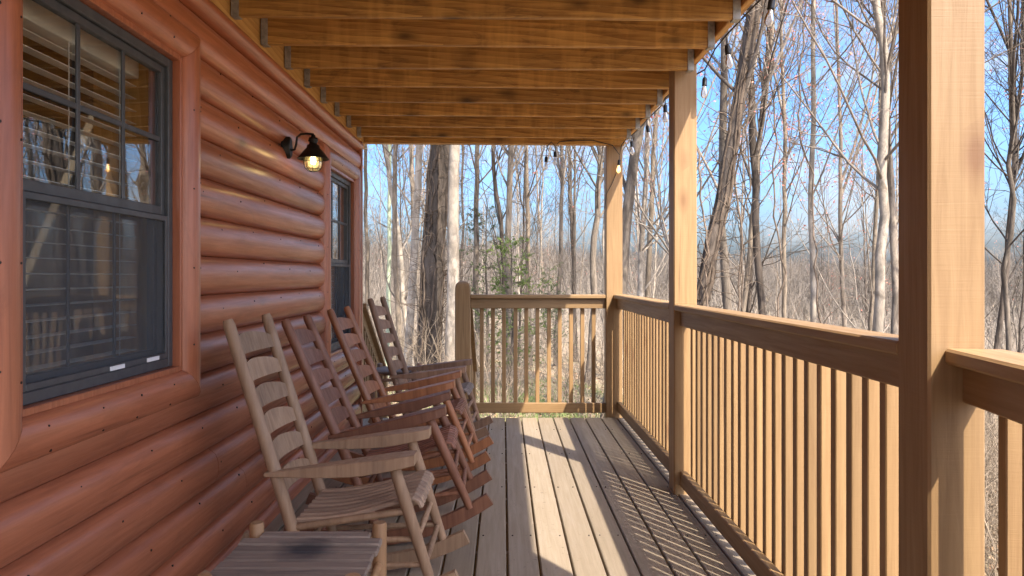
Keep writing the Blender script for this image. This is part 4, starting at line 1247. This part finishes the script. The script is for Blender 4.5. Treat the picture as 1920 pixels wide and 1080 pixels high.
# underbrush: bare stems nobody could count
def brush(n, x0f, x1f, Y0, Y1, hmin, hmax, name, mat, rm):
    Ys = Y0 + (Y1 - Y0) * rng.uniform(size=n) ** 1.2; q = rng.uniform(x0f, x1f, n); X = q * Ys
    m = 7
    ok = (X > 3.4) | (Ys > 8.6); X, Ys = X[ok], Ys[ok]; n = len(X)
    bx = np.repeat(X, m) + rng.normal(size=n * m) * .10; by = np.repeat(Ys, m) + rng.normal(size=n * m) * .10
    base = np.stack([bx, by, gz(bx, by) - .03], -1)
    d = unit(np.stack([rng.normal(size=n * m) * .38, rng.normal(size=n * m) * .38, np.ones(n * m)], -1))
    ln = rng.uniform(hmin, hmax, n * m)
    S = 5; P = np.empty((n * m, S, 3)); P[:, 0] = base
    for s in range(1, S):
        d = unit(d + rng.normal(size=d.shape) * .16); P[:, s] = P[:, s - 1] + d * (ln / (S - 1))[:, None]
    R = np.linspace(1, .4, S)[None] * rng.uniform(rm, rm * 2, n * m)[:, None]
    v1, f1 = tubes(P, R, 3)
    c, cr = grow(P, R, 5, .25, .55, (25, 60), .03, 4, .2, rm * .6)
    v2, f2 = tubes(c, cr, 3)
    o = link(name, np_mesh(name, np.concatenate([v1, v2]), np.concatenate([f1, f2 + len(v1)]), True, mat)); tag(o, 'tangle of bare brown stems covering the forest floor', kind='stuff')
brush(330, -.28, .85, 10.0, 34, .4, 1.7, 'underbrush', M['brush'], .0045)
brush(420, .25, 1.2, 4.5, 12, .5, 1.6, 'underbrush', M['brush'], .004)
brush(700, -.35, .95, 28, 90, 1.5, 5.5, 'thicket', M['twig_pale'], .008)

def scatter_leaves():
    n = 16000; Ys = 7.2 + 24 * rng.uniform(size=n) ** 1.4; X = rng.uniform(-.32, 1.0, n) * Ys
    X2 = rng.uniform(1.6, 7, 3000); Y2 = rng.uniform(2.0, 9, 3000); X = np.concatenate([X, X2]); Ys = np.concatenate([Ys, Y2])
    c = np.stack([X, Ys, gz(X, Ys) + .02], -1); v, f = flecks(c, .035, .075); v[:, 2] = np.repeat(c[:, 2], 4) + (v[:, 2] - np.repeat(c[:, 2], 4)) * .45
    tag(link('fallen_leaves', np_mesh('fallen_leaves', v, f, False, M['leaves'])), 'brown fallen leaves strewn on the forest floor', kind='stuff')
scatter_leaves()
def grass():
    n = 24000; Ys = rng.uniform(7.4, 16.5, n); X = rng.uniform(-.30, .30, n) * Ys
    keep = (np.sin(X * .9 + 1) + np.sin(Ys * 1.1 + X * .6) + rng.normal(size=n) * .6) > -.2; X, Ys = X[keep], Ys[keep]; n = len(X)
    c = np.stack([X, Ys, gz(X, Ys) - .01], -1); h = rng.uniform(.05, .17, n)[:, None]
    d = unit(np.stack([rng.normal(size=n) * .4, rng.normal(size=n) * .4, np.ones(n)], -1)); w = unit(np.cross(d, rng.normal(size=(n, 3)))) * .006
    v = np.stack([c - w, c + w, c + d * h + w * .2, c + d * h - w * .2], 1).reshape(-1, 3)
    tag(link('grass', np_mesh('grass', v, np.arange(n * 4).reshape(n, 4), False, M['grass'])), 'patches of new green grass beyond the porch', kind='stuff')
grass()
# far wooded ridge: one mass of bare crowns
def ridge():
    n = 2600; A = rng.uniform(-.42, .90, n); D = rng.uniform(85, 330, n); X = np.sin(A) * D; Y = np.cos(A) * D
    m = 9; bx = np.repeat(X, m); by = np.repeat(Y, m); base = np.stack([bx, by, np.minimum(gz(bx, by), 14) - .5], -1)
    d = unit(np.stack([rng.normal(size=n * m) * .26, rng.normal(size=n * m) * .26, np.ones(n * m)], -1)); ln = rng.uniform(5, 12, n * m)
    S = 4; P = np.empty((n * m, S, 3)); P[:, 0] = base
    for s in range(1, S):
        d = unit(d + rng.normal(size=d.shape) * .12); P[:, s] = P[:, s - 1] + d * (ln / 3)[:, None]
    R = np.linspace(1, .35, S)[None] * rng.uniform(.05, .11, n * m)[:, None]
    v, f = tubes(P, R, 3)
    tag(link('far_woods', np_mesh('far_woods', v, f, True, M['hill'])), 'grey-brown leafless woods on the far ridge', kind='stuff')
ridge()
